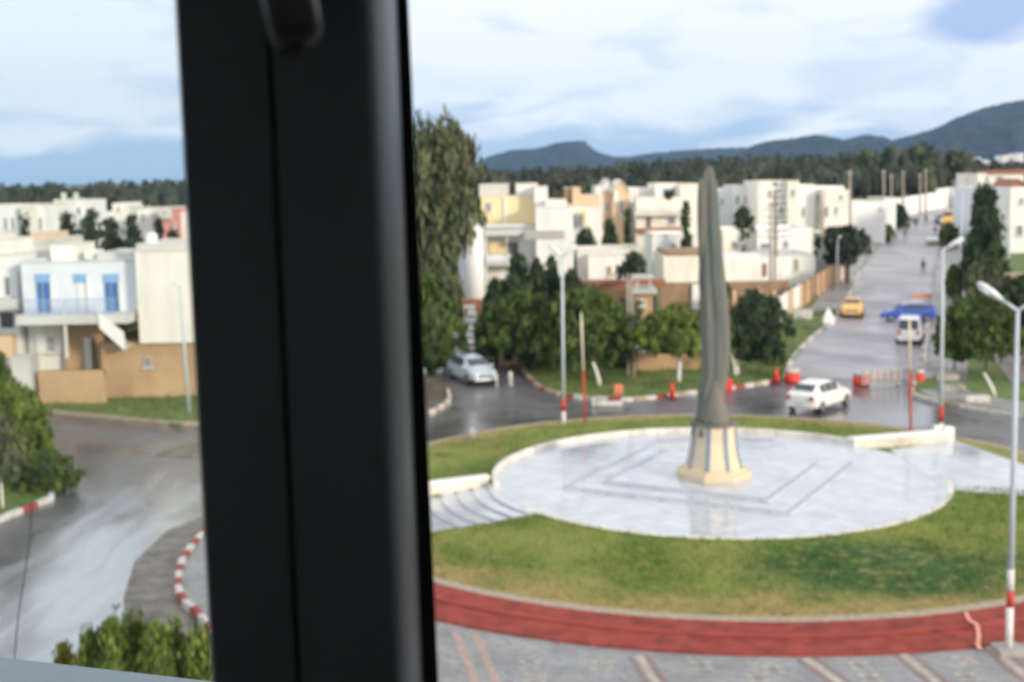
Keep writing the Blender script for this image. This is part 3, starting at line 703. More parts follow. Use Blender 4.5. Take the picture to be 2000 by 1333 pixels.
tree('broad_tree', 'low bright green tree over the small stone shelter', 'tree', 985, 1120, 620, (1062, 716), 'round', 'bright', .25, 3000, .15, clumps=70, depth=.7)
tree('small_tree', 'small green tree with whitewashed trunk before the low brown wall', 'tree', 1245, 1378, 612, (1325, 750), 'dome', 'bright', .42, 3600, .14, trunk='white', clumps=80, tr=.12, bend=.2)
tree('small_tree', 'dense dark tree on whitewashed forked trunk right of the monument', 'tree', 1420, 1534, 578, (1440, 735), 'round', 'dark', .22, 4600, .17, trunk='white', tr=.12, clumps=90)
for i, (x0, x1, yt, yb, Y, lab) in enumerate(((940, 1060, 545, 0, 91, 'bushy dark green crown before the conifers, just left of the lamp'), (1075, 1165, 548, 0, 92, 'bushy green crown just right of the double-armed lamp'), (1150, 1225, 590, 0, 89, 'green crown touching the twin wooden poles'), (930, 985, 600, 0, 90, 'green bush joining the dark tree and the side street steps'), (1010, 1075, 600, 0, 90, 'olive green tree crown filling the gap left of the lamp'), (1110, 1180, 560, 0, 95, 'loose olive green tree before the red tiled coping'), (1180, 1240, 640, 0, 86, 'low green bush at the foot of the twin wooden poles'), (1365, 1430, 640, 0, 88, 'green bush behind the monument at verge level'))):
    tree('garden_tree', lab, 'tree', x0, x1, yt, None, 'dome', ('dark', 'dark', 'mid', 'olive', 'mid', 'olive', 'mid', 'bright')[i], .05, 2600, .17, Y=Y, depth=.8, core=.5)
tree('bush', 'green bush growing against the tan wall beside the monument', 'bush', 1365, 1430, 548, None, 'round', 'olive', .0, 1500, .18, Y=101)
tree('bush', 'rough green bush growing on the bank behind the small tree', 'bush', 1280, 1368, 600, None, 'dome', 'bright', .0, 1600, .18, Y=93)
tree('bush', 'pale green bush beside the twin wooden posts', 'bush', 1195, 1262, 588, None, 'dome', 'olive', .0, 1600, .16, Y=92)
tree('bush', 'dark bush behind the red topped garden wall', 'bush', 1203, 1268, 496, None, 'dome', 'dark', .0, 1600, .22, Y=110)
tree('cypress', 'slim dark cypress behind the low whitish building', 'tree', 1168, 1212, 430, None, 'cone', 'pine', .05, 1500, .26, Y=138)
tree('bush', 'round dark bush beneath the yellow trimmed window', 'bush', 1120, 1165, 452, None, 'round', 'dark', .0, 1300, .25, Y=128)
tree('slender_conifer', 'thin dark conifer in front of the cream balcony house', 'tree', 1328, 1352, 395, None, 'cone', 'dark', .05, 700, .24, Y=138)
tree('bush', 'dark spiky bush before the pale houses right of the monument', 'bush', 1430, 1476, 410, None, 'dome', 'dark', .0, 1400, .26, Y=145)
tree('bush', 'small dark bush at the corner of the white wall near the street', 'bush', 1590, 1614, 468, None, 'round', 'dark', .0, 600, .25, Y=135)
# araucaria with flat whorls
b = A(1514, 560, 130); h = A(1514, 348, 130).z-T(b.x, 130)
ar = thing('araucaria', 'tall thin araucaria with flat whorled branches before the large white block', 'tree', (b.x, 130, T(b.x, 130)))
MB().tube([(0, 0, -.3), (0, 0, h*.6), (0, 0, h)], [.2, .13, .03], 8).build('trunk', M_BARK, ar)
for k in range(9):
    z = h*(.45+.55*k/9); r = 1.7*(1-k/10.5)+.15; q = MB(); tt = []
    for i in range(7):
        a = 6.283*i/7+k*.6
        for j in range(10):
            u = r*(j+1)/10; p = Vector((u*math.cos(a), u*math.sin(a), .14*u)); s = .16*R_.uniform(.7, 1.2); d = Vector((R_.gauss(0, 1), R_.gauss(0, 1), R_.gauss(0, .5))).normalized(); e = Vector((0, 0, 1)).cross(d).normalized()
            q.face([p+d*s, p+e*s*.5, p-d*s, p-e*s*.5]); tt += [1, 1, 1, 1]
    me = q.mesh('branch_whorl', LF['dark']); me.attributes.new('tint', 'FLOAT_COLOR', 'FACE').data.foreach_set('color', tt); inst(me, 'branch_whorl', ar, (0, 0, z))
tree('umbrella_pine', 'flat topped pine with dark trunk leaning over the street verge', 'tree', 1600, 1695, 448, (1655, 556), 'umbrella', 'bluegreen', .38, 3200, .24, clumps=60, forks=4, depth=.8, core=.3, tr=.28)
tree('bush', 'dark green clump beside the far left pavement of the street', 'bush', 1725, 1776, 404, (1750, 446), 'dome', 'dark', .0, 1500, .3)
tree('bush', 'lighter green clipped bush by the white gate piers', 'bush', 1705, 1747, 443, (1722, 474), 'round', 'bright', .05, 1300, .26)
# right side of the street
tree('dark_conifer', 'large dark conifer towering right of the street behind the lamp', 'tree', 1878, 1972, 374, None, 'cone', 'dark', .05, 6000, .25, Y=118, clumps=120)
tree('bush', 'olive brown bush growing below the large dark conifer', 'bush', 1878, 1978, 512, None, 'dome', 'olive', .0, 3200, .2, Y=108)
tree('broad_tree', 'wide spreading dark tree behind the nearest street lamp', 'tree', 1835, 1995, 585, (1925, 738), 'dome', 'mid', .28, 6500, .17, clumps=130, depth=.7)
tree('broad_tree', 'dark tree cut off by the picture edge beyond the nearest lamp', 'tree', 1940, 2075, 545, None, 'dome', 'dark', .18, 4200, .18, Y=90, clumps=90, depth=.7)
tree('bush', 'small green bush by the far right pavement of the street', 'bush', 1838, 1872, 440, (1852, 484), 'round', 'mid', .0, 1100, .28)
tree('bush', 'green bush at the pavement edge beneath the crooked pole', 'bush', 1848, 1880, 522, (1862, 585), 'round', 'mid', .0, 1100, .2)
tree('cypress', 'small cypress behind the white houses at the picture edge', 'tree', 1898, 1916, 335, None, 'cone', 'pine', .0, 700, .35, Y=190)
# left side
tree('cypress_tree', 'broad bright green cypress at the picture edge above the wet road', 'tree', -40, 92, 762, (36, 938), 'dome', 'bright', .0, 9000, .10, clumps=150, depth=.8, up=.8, streak=1.8)
tree('cypress_tree', 'darker green tree reaching into the picture beside the gate pillar', 'tree', -70, 40, 690, (-20, 900), 'column', 'mid', .03, 5600, .11, clumps=110, depth=.8, up=.8, streak=1.8)
tree('young_tree', 'olive young tree with pale trunk at the kerb edge', 'tree', -34, 36, 815, (6, 1000), 'round', 'olive', .35, 2600, .08, trunk='lime', clumps=60, tr=.06)
for x0, x1, yt, Y, lab in ((1965, 2040, 600, 84, 'dark foliage at the picture edge below the lamp arm'), (1835, 1900, 640, 83, 'low dark crown left part of the right hand trees'), (1240, 1300, 640, 86, 'green shrub against the low brown wall left end'), (1490, 1530, 640, 86, 'low shrub at the right foot of the dark forked tree')):
    tree('shrub', lab, 'shrub', x0, x1, yt, None, 'dome', 'dark' if Y < 85 else 'mid', .05 if Y > 85 else .3, 2400, .16, Y=Y, depth=.8, core=.6)
tree('low_shrub', 'low spreading shrub on the verge by the white kerb', 'shrub', 30, 148, 888, (88, 962), 'dome', 'mid', .0, 4200, .09, clumps=90, depth=.8)
for i, (x0, x1, yt, Y, lab) in enumerate(((112, 150, 420, 116, 'dark tree before the white house with two chimneys'), (150, 200, 415, 122, 'dark tree mass between the chimney house and the cream tower'),
        (188, 240, 432, 114, 'dark pointed tree rising behind the rooftop parapet'), (226, 290, 424, 112, 'broad dark tree in front of the cream tower house'), (298, 320, 428, 118, 'dark narrow tree left of the pink house'), (330, 346, 452, 118, 'small dark tree before the pink house'), (40, 54, 425, 124, 'slim dark cypress between the two pale blocks'))):
    tree('dark_tree', lab, 'tree', x0, x1, yt, None, 'column' if x1-x0 < 24 else 'dome', 'pine', .03, 2200 if x1-x0 > 24 else 900, .2, Y=Y, clumps=50)
# hidden-by-the-frame trees so the place goes on when seen from a step aside
for i, (px, yt, Y) in enumerate(((470, 560, 92), (600, 520, 98), (700, 540, 90))):
    tree('broad_tree', ('green garden tree behind the tan corner house', 'taller green tree on the verge by the ring road', 'green tree next to the very tall olive tree')[i], 'tree', px-60, px+60, yt, None, 'dome', 'mid', .25, 2000, .25, Y=Y)
# hedge tops just below the window
for i, (x0, x1, yt, Y) in enumerate(((98, 150, 1270, 25.5), (140, 215, 1252, 24.8), (180, 262, 1232, 24.2), (228, 300, 1226, 24.6), (262, 340, 1240, 23.8), (308, 372, 1234, 24.4), (345, 425, 1246, 24.0), (400, 480, 1240, 24.3))):
    tree('hedge_bush', ('small yellow green bush at the far end of the hedge under the window', 'low bush beside the small yellow green one in the hedge', 'bushy hedge shrub left of the tallest one under the window', 'tallest bush of the hedge under the window', 'low dense bush just right of the tallest in the hedge', 'bright tipped hedge bush two right of the tallest', 'bush of the hedge beside the dark window frame', 'hedge bush mostly hidden behind the dark window frame')[i], 'bush',
         x0, x1, yt, None, 'column', 'yellow' if i == 0 else 'bright', .0, 6500, .062, Y=Y, clumps=130, depth=.9, core=.85, streak=1.8, up=.8, forks=0)
# leaning whitewashed trunks with no crown of their own
def stump(label, foot, top, r=.13):
    f = G(*foot); t_ = A(*top, f.y-.3); o = thing('leaning_tree', label, 'tree', f)
    q = MB(); d = t_-f
    q.tube([(0, 0, -.2), tuple(d*.35+Vector((.06, 0, 0))), tuple(d*.7+Vector((.05, 0, 0))), tuple(d)], [r, r*.95, r*.8, r*.55], 8).build('trunk', M_LIME, o, smooth=True)
    MB().tube([tuple(d*.95), tuple(d*1.25+Vector((.1, .1, 0)))], [r*.55, r*.3], 6).build('branch', M_BARK, o); return o
stump('leaning whitewashed trunk on the verge right of the thin pole', (1172, 758), (1158, 708))
stump('curved whitewashed trunk on the grass at the right', (1945, 778), (1921, 728), .12)
stump('thin white trunk below the olive bush beside the lamp arm', (1893, 604), (1891, 572), .12)
stump('short whitewashed trunk glimpsed under the right forked tree', (1436, 738), (1428, 690), .1)
stump('pale trunk behind the double-armed lamp', (1099, 742), (1096, 690), .12)

# ------------------------------------------------------------------ forest beyond the houses
fr = random.Random(5); fm = MB(); ft = []
def ftree(x, y, h, r):
    z0 = T(x, y)-.5; k = fr.uniform(.55, 1.3); warm = fr.uniform(.85, 1.25); n = 7; rings = []
    pr = ((.0, .5), (.25, 1), (.55, .85), (.8, .5), (1, .06))
    lx, ly = fr.uniform(-.4, .4), fr.uniform(-.4, .4)
    for t, s_ in pr:
        rings.append([(x+lx*t+r*s_*math.cos(6.283*i/n)*fr.uniform(.7, 1.15), y+ly*t+r*s_*math.sin(6.283*i/n)*fr.uniform(.7, 1.15), z0+h*(.12+.88*t)+fr.uniform(-.3, .3)) for i in range(n)])
    n0 = len(fm.f); fm.loft(rings)
    for _ in range(26):
        t = fr.uniform(.1, 1.0); rr_ = r*(1.1-.8*t)*fr.uniform(.7, 1.2); a = fr.uniform(0, 6.283)
        p = Vector((x+rr_*math.cos(a), y+rr_*math.sin(a), z0+h*(.1+.92*t))); s_ = fr.uniform(.35, .9); d = Vector((fr.gauss(0, 1), fr.gauss(0, 1), fr.gauss(0, 1.2))).normalized(); e = d.cross(Vector((fr.gauss(0, 1), fr.gauss(0, 1), 0))).normalized()
        fm.face([p+d*s_, p+e*s_*.6, p-d*s_, p-e*s_*.6])
    c = [k*warm, k, k*fr.uniform(.8, 1.05), 1]; 
    for _ in range(len(fm.f)-n0): j = fr.uniform(.8, 1.2); ft.extend([c[0]*j, c[1]*j, c[2]*j, 1])
def topline(px):          # pixel row of the tree tops
    pts = [(-100, 362), (0, 362), (80, 357), (200, 352), (330, 350), (420, 348), (800, 335), (930, 322), (1000, 326), (1150, 322), (1250, 312), (1400, 306), (1500, 300), (1650, 297), (1800, 290), (1900, 300), (1940, 326), (2000, 328), (2200, 330)]
    for (a, b), (c, d) in zip(pts, pts[1:]):
        if a <= px <= c: return b+(d-b)*(px-a)/(c-a)
    return 320
for row, Y in enumerate((235, 265, 300, 340, 385, 425)):
    lo_, hi_ = -120, 2200
    px = lo_
    while px < hi_:
        px += fr.uniform(6, 13)*(420/Y)**.5
        y = Y+fr.uniform(-14, 14); x = A(px, 400, y).x
        if px > 1660 and Y < 300 and px < 1900: continue
        if 1640 < px < 1990 and Y < 262: continue
        top = A(px, topline(px), y).z
        h = top-T(x, y) if row >= 3 else (top-T(x, y))*(.62+.09*row)
        h = max(5, min(16, h))*fr.choice((fr.uniform(.72, .9), fr.uniform(.85, 1.08))); ftree(x, y, h, h*fr.uniform(.17, .30))
me = fm.mesh('forest', leafmat('leaf_forest', (.050, .062, .042))); me.attributes.new('tint', 'FLOAT_COLOR', 'FACE').data.foreach_set('color', ft)
tag(inst(me, 'forest'), 'dark pine forest covering the slope behind all the houses', 'forest', kind='stuff')
# a few taller trees one can tell apart on the skyline
for px, yt, Y, lab in ((1690, 300, 330, 'feathery tall tree on the skyline above the white terrace'), (1740, 294, 330, 'taller skyline tree left of the pale hillside block'), (1800, 282, 330, 'tallest skyline tree above the head of the street'), (1865, 300, 300, 'brownish skyline tree behind the far lamp poles')):
    tree('skyline_tree', lab, 'tree', px-24, px+26, yt, None, 'dome', 'olive', .25, 1100, .7, Y=Y, clumps=30)

# ------------------------------------------------------------------ mountains
def ridge(name, pts, Y, colmat, seed, deep=900, z1=0):
    q = MB(); rows_ = 16; xs_ = []
    p = []
    for (a, b), (c, d) in zip(pts, pts[1:]):
        k = max(1, int((c-a)/6))
        for j in range(k): p.append((a+(c-a)*j/k, b+(d-b)*j/k))
    p.append(pts[-1]); n = len(p)
    for j in range(rows_+1):
        t = j/rows_
        for (px, py) in p:
            top = A(px, py, Y); base = z1
            y = Y-deep*(1-t)*.8; f = t**.85
            hh = (top.z-base)*f*(1+.25*(1-t)*noise.noise(Vector((px*.012+seed, t*3, 0)))) if t < 1 else (top.z-base)
            x = top.x*(y/Y)
            q.v.append((x, y, base+hh+(noise.noise(Vector((px*.05, t*7, seed)))*14*math.sin(math.pi*t) if t < 1 else noise.noise(Vector((px*.12, 0, seed)))*3)))
    for k, (px, py) in enumerate(p):    # back slope
        top = A(px, py, Y); q.v.append((top.x, Y+deep, z1-20))
    for j in range(rows_+1):
        for i in range(n-1):
            a = j*n+i; q._f([(a, a+1, a+1+n, a+n)])
    return tag(q.build(name, colmat, smooth=True), kind='structure')
M_MT = mat('mountain_scrub', (.010, .020, .024), .95, col2=(.055, .055, .055), scale=.02, lo=.42, hi=.70, vec='World', spec=.1)
ridge('mountain', [(1380, 330), (1440, 300), (1470, 284), (1500, 276), (1550, 270), (1595, 263), (1615, 266), (1650, 273), (1690, 263), (1720, 266), (1745, 274), (1790, 262), (1830, 250), (1870, 230), (1920, 211), (1960, 202), (2000, 195), (2100, 180), (2300, 210)], 2600, M_MT, 3)
ridge('mountain', [(700, 350), (900, 330), (925, 318), (960, 304), (1000, 293), (1040, 291), (1062, 287), (1080, 281), (1100, 277), (1142, 275), (1149, 284), (1168, 297), (1195, 306), (1230, 306), (1270, 300), (1330, 294), (1400, 290), (1450, 288), (1520, 300), (1700, 330)], 3300, M_MT, 9)

# ------------------------------------------------------------------ buildings
M_SHUT = mat('blue_shutter', (.05, .16, .42), .5, .12, 3); M_LBLUE = mat('pale_blue_lintel', (.25, .42, .70), .6, .08, 3)
M_PALEB = mat('pale_blue_render', (.72, .75, .79), .8, .05, .8); M_TAN = mat('tan_render', (.50, .33, .19), .85, .12, .5)
M_BRICK = mat('brown_wall', (.30, .20, .125), .85, .2, .9); M_TERRA = mat('terracotta', (.30, .13, .08), .75, .15, 3)
WCOL = {'white': mat('white_render', (.80, .79, .77), .8, .09, .9, streak=(1, 1, .25)), 'cream': mat('cream_house', (.79, .76, .68), .8, .09, .9, streak=(1, 1, .25)), 'yellow': mat('yellow_render', (.80, .66, .38), .8, .05, .5), 'peach': mat('peach_render', (.72, .52, .34), .8, .06, .5),
        'grey': mat('grey_render', (.48, .47, .45), .8, .1, .6), 'bluish': mat('bluish_render', (.70, .74, .80), .8, .05, .4), 'pink': mat('pink_render', (.62, .28, .26), .8, .08, .5), 'paleb': M_PALEB, 'tan': M_TAN, 'brown': M_BRICK,
        'lgrey': mat('light_grey_render', (.60, .59, .56), .8, .1, .5), 'terra': M_TERRA}
M_COPE = mat('coping_stone', (.66, .60, .50), .8, .1, 1.5)
class House:
    def __init__(s, name, label, cat, px, Y, group=None, dy=0):
        s.dy = dy; Y += dy; b = A(px, 600, Y); s.o = thing(name, label, cat, (b.x, Y, T(b.x, Y)-.2), 0, group); s.org = Vector((b.x, Y, T(b.x, Y)-.2))
    def L(s, v): return Vector(v)-s.org
    def block(s, x0, y0, x1, y1, Y, d, col, cope=True, name='wall', ground=False, mm=None):
        Y += s.dy; a = s.L(A(x0, y0, Y)); b = s.L(A(x1, y1, Y)); z0 = -1.0 if ground else b.z
        a2 = s.L(A(x0, (y0+y1)/2, Y)).x; b2 = s.L(A(x1, (y0+y1)/2, Y)).x; yf = Y-s.org.y
        top = (s.L(A(x0, y0, Y)).z+s.L(A(x1, y0, Y)).z)/2
        m_ = mm or WCOL[col]
        q = MB(); ins = min(.25, (b2-a2)*.15)
        # walls with a sunk roof behind the parapet
        q.box(a2, yf, z0, b2, yf+d, top-(.45 if cope else 0))
        if cope:
            q.box(a2, yf, top-.45, b2, yf+ins, top); q.box(a2, yf+d-ins, top-.45, b2, yf+d, top); q.box(a2, yf+ins, top-.45, a2+ins, yf+d-ins, top); q.box(b2-ins, yf+ins, top-.45, b2, yf+d-ins, top)
        o = q.build(name, m_, s.o)
        if cope and R_.random() < .75:
            c = MB(); e = .05
            c.box(a2-e, yf-e, top, b2+e, yf+ins+e, top+.07); c.box(a2-e, yf+d-ins-e, top, b2+e, yf+d+e, top+.07); c.box(a2-e, yf+ins+e, top, a2+ins+e, yf+d-ins-e, top+.07); c.box(b2-ins-e, yf+ins+e, top, b2+e, yf+d-ins-e, top+.07)
            c.build('coping', M_COPE if col in ('cream', 'yellow', 'peach', 'white') else WCOL['lgrey'], s.o)
        return o
    def win(s, x0, y0, x1, y1, Y, frame=None, glass=None, sill=True, mull=1, name='window'):
        Y += s.dy; a = s.L(A(x0, y0, Y)); b = s.L(A(x1, y1, Y)); y = Y-s.org.y; fw = min(.09, (b.x-a.x)*.14); fr_ = frame or WCOL['white']
        q = MB(); q.box(a.x, y-.05, b.z, a.x+fw, y+.02, a.z); q.box(b.x-fw, y-.05, b.z, b.x, y+.02, a.z); q.box(a.x+fw, y-.05, a.z-fw, b.x-fw, y+.02, a.z); q.box(a.x+fw, y-.05, b.z, b.x-fw, y+.02, b.z+fw)
        for k in range(mull):
            c = a.x+(b.x-a.x)*(k+1)/(mull+1); q.box(c-.03, y-.04, b.z+fw, c+.03, y+.0, a.z-fw)
        f = q.build(name, fr_, s.o)
        MB().box(a.x+fw*.8, y-.022, b.z+fw*.8, b.x-fw*.8, y-.010, a.z-fw*.8).build('pane', glass or mat('house_window_glass', (.16, .18, .20), .12, .3, 1.5, spec=.6), f)
        if sill: MB().box(a.x-.08, y-.16, b.z-.07, b.x+.08, y+.02, b.z-.003).build('sill', WCOL['lgrey'], f)
        return f
    def box(s, x0, y0, x1, y1, Y, d, mm, name, parent=None):
        Y += s.dy; a = s.L(A(x0, y0, Y)); b = s.L(A(x1, y1, Y)); y = Y-s.org.y
        return MB().box(a.x, y, b.z, b.x, y+d, a.z).build(name, mm, parent or s.o)
    def rail(s, x0, y0, x1, y1, Y, n, mm, name='railing', r=.02):
        Y += s.dy; a = s.L(A(x0, y0, Y)); b = s.L(A(x1, y1, Y)); y = Y-s.org.y; q = MB()
        q.box(a.x, y-.03, a.z-.05, b.x, y+.03, a.z); q.box(a.x, y-.02, b.z, b.x, y+.02, b.z+.04); f = q.build(name, mm, s.o)
        me = MB().box(-r, -r, 0, r, r, a.z-b.z-.09).mesh('bar', mm)
        for i in range(n): inst(me, 'bar', f, (a.x+(b.x-a.x)*(i+.5)/n, y, b.z+.04))
        return f
    def gable(s, x0, yb, x1, yt, Y, d, wall, roof):
        Y += s.dy; a = s.L(A(x0, yb, Y)); b = s.L(A(x1, yb, Y)); t = s.L(A((x0+x1)/2, yt, Y)); y = Y-s.org.y; mx = (a.x+b.x)/2
        q = MB(); q.v = [(a.x, y, a.z), (b.x, y, a.z), (mx, y, t.z), (a.x, y+d, a.z), (b.x, y+d, a.z), (mx, y+d, t.z)]; q._f([(0, 1, 2), (5, 4, 3), (0, 3, 4, 1)])
        q._f([(1, 4, 5, 2), (0, 2, 5, 3)]); q.build('gable', wall, s.o)
        for sx in (0, 1):
            e = a.x-.25 if sx == 0 else b.x+.25; r = MB(); ez = a.z-.12
            r.hexa([(e, y-.25, ez), (mx, y-.25, t.z+.02), (mx, y+d+.2, t.z+.02), (e, y+d+.2, ez), (e, y-.25, ez+.14), (mx, y-.25, t.z+.16), (mx, y+d+.2, t.z+.16), (e, y+d+.2, ez+.14)]).build('roof_slope', roof, s.o)

# --- corner house with blue shutters
h = House('corner_house', 'two storey house with blue shutters over a tan ground floor', 'house', 200, 78)
h.block(44, 512, 268, 628, 78.6, 9, 'paleb'); h.block(268, 490, 470, 668, 77.6, 10, 'cream')
h.block(266, 478, 400, 489, 79.5, 7, 'lgrey', cope=True); h.block(99, 480, 147, 514, 82, 4, 'cream'); h.block(165, 490, 184, 506, 82, 2, 'cream', cope=False)
h.block(190, 496, 266, 511, 81.5, 5, 'lgrey')
h.block(200, 668, 470, 800, 78.0, 8, 'tan', ground=True, cope=False); h.block(128, 628, 200, 790, 80.2, 6, 'tan', ground=True, cope=False); h.block(58, 628, 128, 790, 80.8, 5, 'cream', ground=True, cope=False)
h.box(68, 650, 90, 690, 80.7, .12, WCOL['white'], 'shutter'); h.box(112, 650, 128, 690, 80.7, .12, WCOL['white'], 'shutter'); h.win(88, 655, 112, 690, 80.75, mull=2)
h.box(163, 660, 180, 724, 80.1, .1, WCOL['white'], 'door'); h.box(181, 662, 187, 724, 80.12, .08, M_BLACK, 'doorway')
h.win(279, 699, 298, 719, 77.95, frame=WCOL['grey'], mull=2)
h.box(30, 618, 252, 632, 76.6, 2.2, WCOL['lgrey'], 'balcony_slab'); h.box(122, 590, 131, 700, 76.7, .3, WCOL['white'], 'balcony_column')
rl = h.rail(45, 586, 228, 617, 76.7, 36, mat('blue_railing', (.30, .42, .62), .5, .1, 4))
for (x0, x1, y1, door) in ((71, 98, 612, 0), (146, 169, 614, 1), (204, 231, 616, 0)):
    h.box(x0-2, 536, x1+1, 552, 78.45, .2, M_LBLUE, 'lintel')
    if door: h.box(x0+4, 552, x1-1, y1, 78.5, .12, WCOL['white'], 'door')
    else:
        for k in range(2):
            xa = x0+(x1-x0)*k/2; h.box(xa+.5, 552, xa+(x1-x0)/2-.5, y1, 78.46, .10, M_SHUT, 'shutter')
    h.box(x1, 540, x1+3.5, 616, 78.42, .2, WCOL['white'], 'door_surround')
# outside stair at the right end of the balcony
a = h.L(A(196, 610, 76.9)); b = h.L(A(244, 656, 76.9))
q = MB(); q.hexa([(a.x, 76.5-78, a.z-.9), (b.x, 76.5-78, b.z-.8), (b.x, 76.8-78, b.z-.8), (a.x, 76.8-78, a.z-.9), (a.x, 76.5-78, a.z), (b.x, 76.5-78, b.z+.2), (b.x, 76.8-78, b.z+.2), (a.x, 76.8-78, a.z)]).build('stair_parapet', WCOL['white'], h.o)
for k in range(9):
    x = a.x+(b.x-a.x)*k/9; z = a.z-.75+(b.z-a.z)*k/9; MB().box(x, 76.85-78, z-.25, x+(b.x-a.x)/9-.01, 78-78, z).build('stair_tread', WCOL['lgrey'], h.o)
o = thing('rooftop_tank', 'small white water tank on the corner house roof', 'water tank', A(297, 487, 81))
MB().tube([(0, 0, -.2), (0, 0, .1), (0, 0, .9), (0, 0, 1.05)], [.3, .38, .38, .2], 12).build('tank', M_WHITE, o, smooth=True); MB().tube([(.3, 0, .1), (.55, 0, .1), (.55, 0, -.2)], .04, 6).build('pipe', M_STEEL, o)
o = House('boundary_wall', 'low tan boundary wall in front of the corner house', 'wall', 140, 76.2); o.block(76, 724, 205, 790, 76.2, .3, 'tan', ground=True, cope=True)
o = House('gate_pillar', 'whitish gate pillar block left of the tan boundary wall', 'pillar', 42, 76.0); o.block(24, 700, 60, 775, 76.0, 1.4, 'lgrey', ground=True)
h = House('neighbour_house', 'whitish house cut by the picture edge left of the blue shutters', 'house', 0, 80)
h.block(-120, 500, 38, 760, 80, 8, 'white', ground=True); h.win(-40, 535, -15, 590, 79.95); h.box(-90, 588, 30, 606, 78.6, 1.3, WCOL['lgrey'], 'balcony_slab'); h.win(8, 540, 22, 580, 79.95, mull=0); h.block(-60, 470, 20, 500, 82, 4, 'cream')
h.box(0, 612, 26, 640, 79.9, .08, M_GLASSD, 'shaded_opening'); h.block(-40, 655, 25, 700, 79.2, .6, 'peach', cope=False)
# --- houses on the left slope
h = House('pale_block', 'pale cream block with thin vertical recesses at the picture edge', 'house', 20, 132); h.block(-60, 403, 40, 520, 132, 10, 'white', ground=True); h.block(44, 404, 70, 520, 131, 9, 'cream', ground=True); h.block(70, 402, 90, 520, 132, 9, 'white', ground=True)
for x in (8, 22, 52, 76): h.win(x, 425, x+7, 450, 130.95 if 44 < x < 70 else 131.95, mull=0); h.win(x, 465, x+7, 488, 130.95 if 44 < x < 70 else 131.95, mull=0)
h = House('chimney_house', 'white house with two chimneys among the dark left trees', 'house', 138, 150); h.block(107, 391, 122, 470, 150, 8, 'cream', ground=True); h.block(122, 392, 167, 470, 149.6, 8, 'white', ground=True)
for x in (119, 143): h.box(x, 377, x+8, 392, 150.5, .6, WCOL['lgrey'], 'chimney')
h.win(112, 410, 118, 425, 149.95, mull=0); h.win(134, 405, 142, 418, 149.55, mull=0); h.win(150, 405, 158, 418, 149.55, mull=0)
h = House('cream_tower', 'narrow cream tower house above the dark left trees', 'house', 240, 172); h.block(221, 397, 250, 470, 172, 7, 'cream', ground=True); h.block(200, 414, 214, 470, 170, 6, 'white', ground=True); h.block(252, 404, 263, 460, 173, 5, 'lgrey', ground=True); h.win(228, 405, 234, 415, 171.95, mull=0)
h = House('slope_house', 'small white house left of the pink one', 'house', 286, 160); h.block(270, 408, 300, 480, 160, 7, 'white', ground=True); h.box(288, 402, 292, 409, 161, .4, WCOL['lgrey'], 'chimney'); h.win(276, 418, 282, 430, 159.95, mull=0)
h = House('pink_house', 'pink house beside the dark window frame', 'house', 332, 155); h.block(312, 407, 350, 480, 155, 8, 'pink', ground=True); h.block(310, 407, 334, 428, 154.5, 8, 'lgrey', cope=True); h.block(352, 415, 372, 480, 156, 8, 'white', ground=True); h.win(318, 412, 326, 422, 154.45); h.win(338, 435, 345, 450, 154.95)
h = House('terrace_house', 'long low whitish terrace behind the corner house roof', 'house', 70, 100); h.block(-30, 470, 98, 560, 100, 8, 'lgrey', ground=True); h.block(60, 458, 92, 476, 102, 5, 'peach'); h.win(20, 490, 32, 505, 99.95)
# --- big white house behind the conifers
h = House('big_white_house', 'large white house with yellow upper walls and a round tower', 'house', 1010, 115)
h.block(1048, 404, 1120, 610, 114, 12, 'white', ground=True); h.block(948, 440, 1048, 610, 116.5, 9, 'white', ground=True); h.block(894, 425, 916, 610, 117, 9, 'bluish', ground=True)
h.block(940, 384, 1046, 441, 118.5, 6, 'yellow'); h.block(936, 361, 994, 386, 119.5, 5, 'lgrey'); h.block(1008, 360, 1050, 392, 119, 6, 'white'); h.block(1044, 366, 1070, 408, 117, 6, 'white'); h.block(1066, 392, 1106, 408, 116, 6, 'cream')
h.box(984, 386, 990, 441, 118.3, .3, WCOL['white'], 'pilaster')
c = h.L(A(932, 600, 115)); t_ = h.L(A(932, 432, 115)); q = MB(); q.tube([(c.x, 0.2, -1), (c.x, .2, t_.z)], .92, 28); q.build('round_tower', WCOL['white'], h.o, smooth=True)
MB().tube([(c.x, .2, t_.z+.002), (c.x, .2, t_.z+.12)], 1.0, 28).build('tower_coping', M_COPE, h.o)
h.box(946, 446, 1022, 460, 114.4, 2.1, WCOL['lgrey'], 'balcony_slab'); h.box(946, 440, 1022, 447, 114.4, .15, WCOL['bluish'], 'balcony_parapet')
h.box(952, 474, 988, 496, 116.35, .1, WCOL['yellow'], 'yellow_panel'); h.win(985, 474, 1012, 496, 116.45, frame=WCOL['brown'])
h.box(948, 500, 1022, 512, 114.4, .15, WCOL['bluish'], 'balcony_parapet'); h.box(948, 512, 1022, 518, 114.4, 2.1, WCOL['lgrey'], 'balcony_slab')
for x in (949, 989): h.box(x, 462, x+4, 600, 114.3, .3, WCOL['white'], 'column')
f = h.box(1026, 451, 1104, 466, 113.94, .06, WCOL['grey'], 'louvre_band')
a = h.L(A(1026, 451, 113.9)); b = h.L(A(1104, 466, 113.9)); me = MB().box(0, 0, 0, .12, .06, a.z-b.z).mesh('louvre', WCOL['lgrey'])
for k in range(16): inst(me, 'louvre', f, (a.x+(b.x-a.x)*k/16, 113.86-115, b.z))
h.win(948, 396, 960, 414, 118.45, frame=WCOL['lgrey']); h.win(1000, 540, 1016, 570, 116.45)
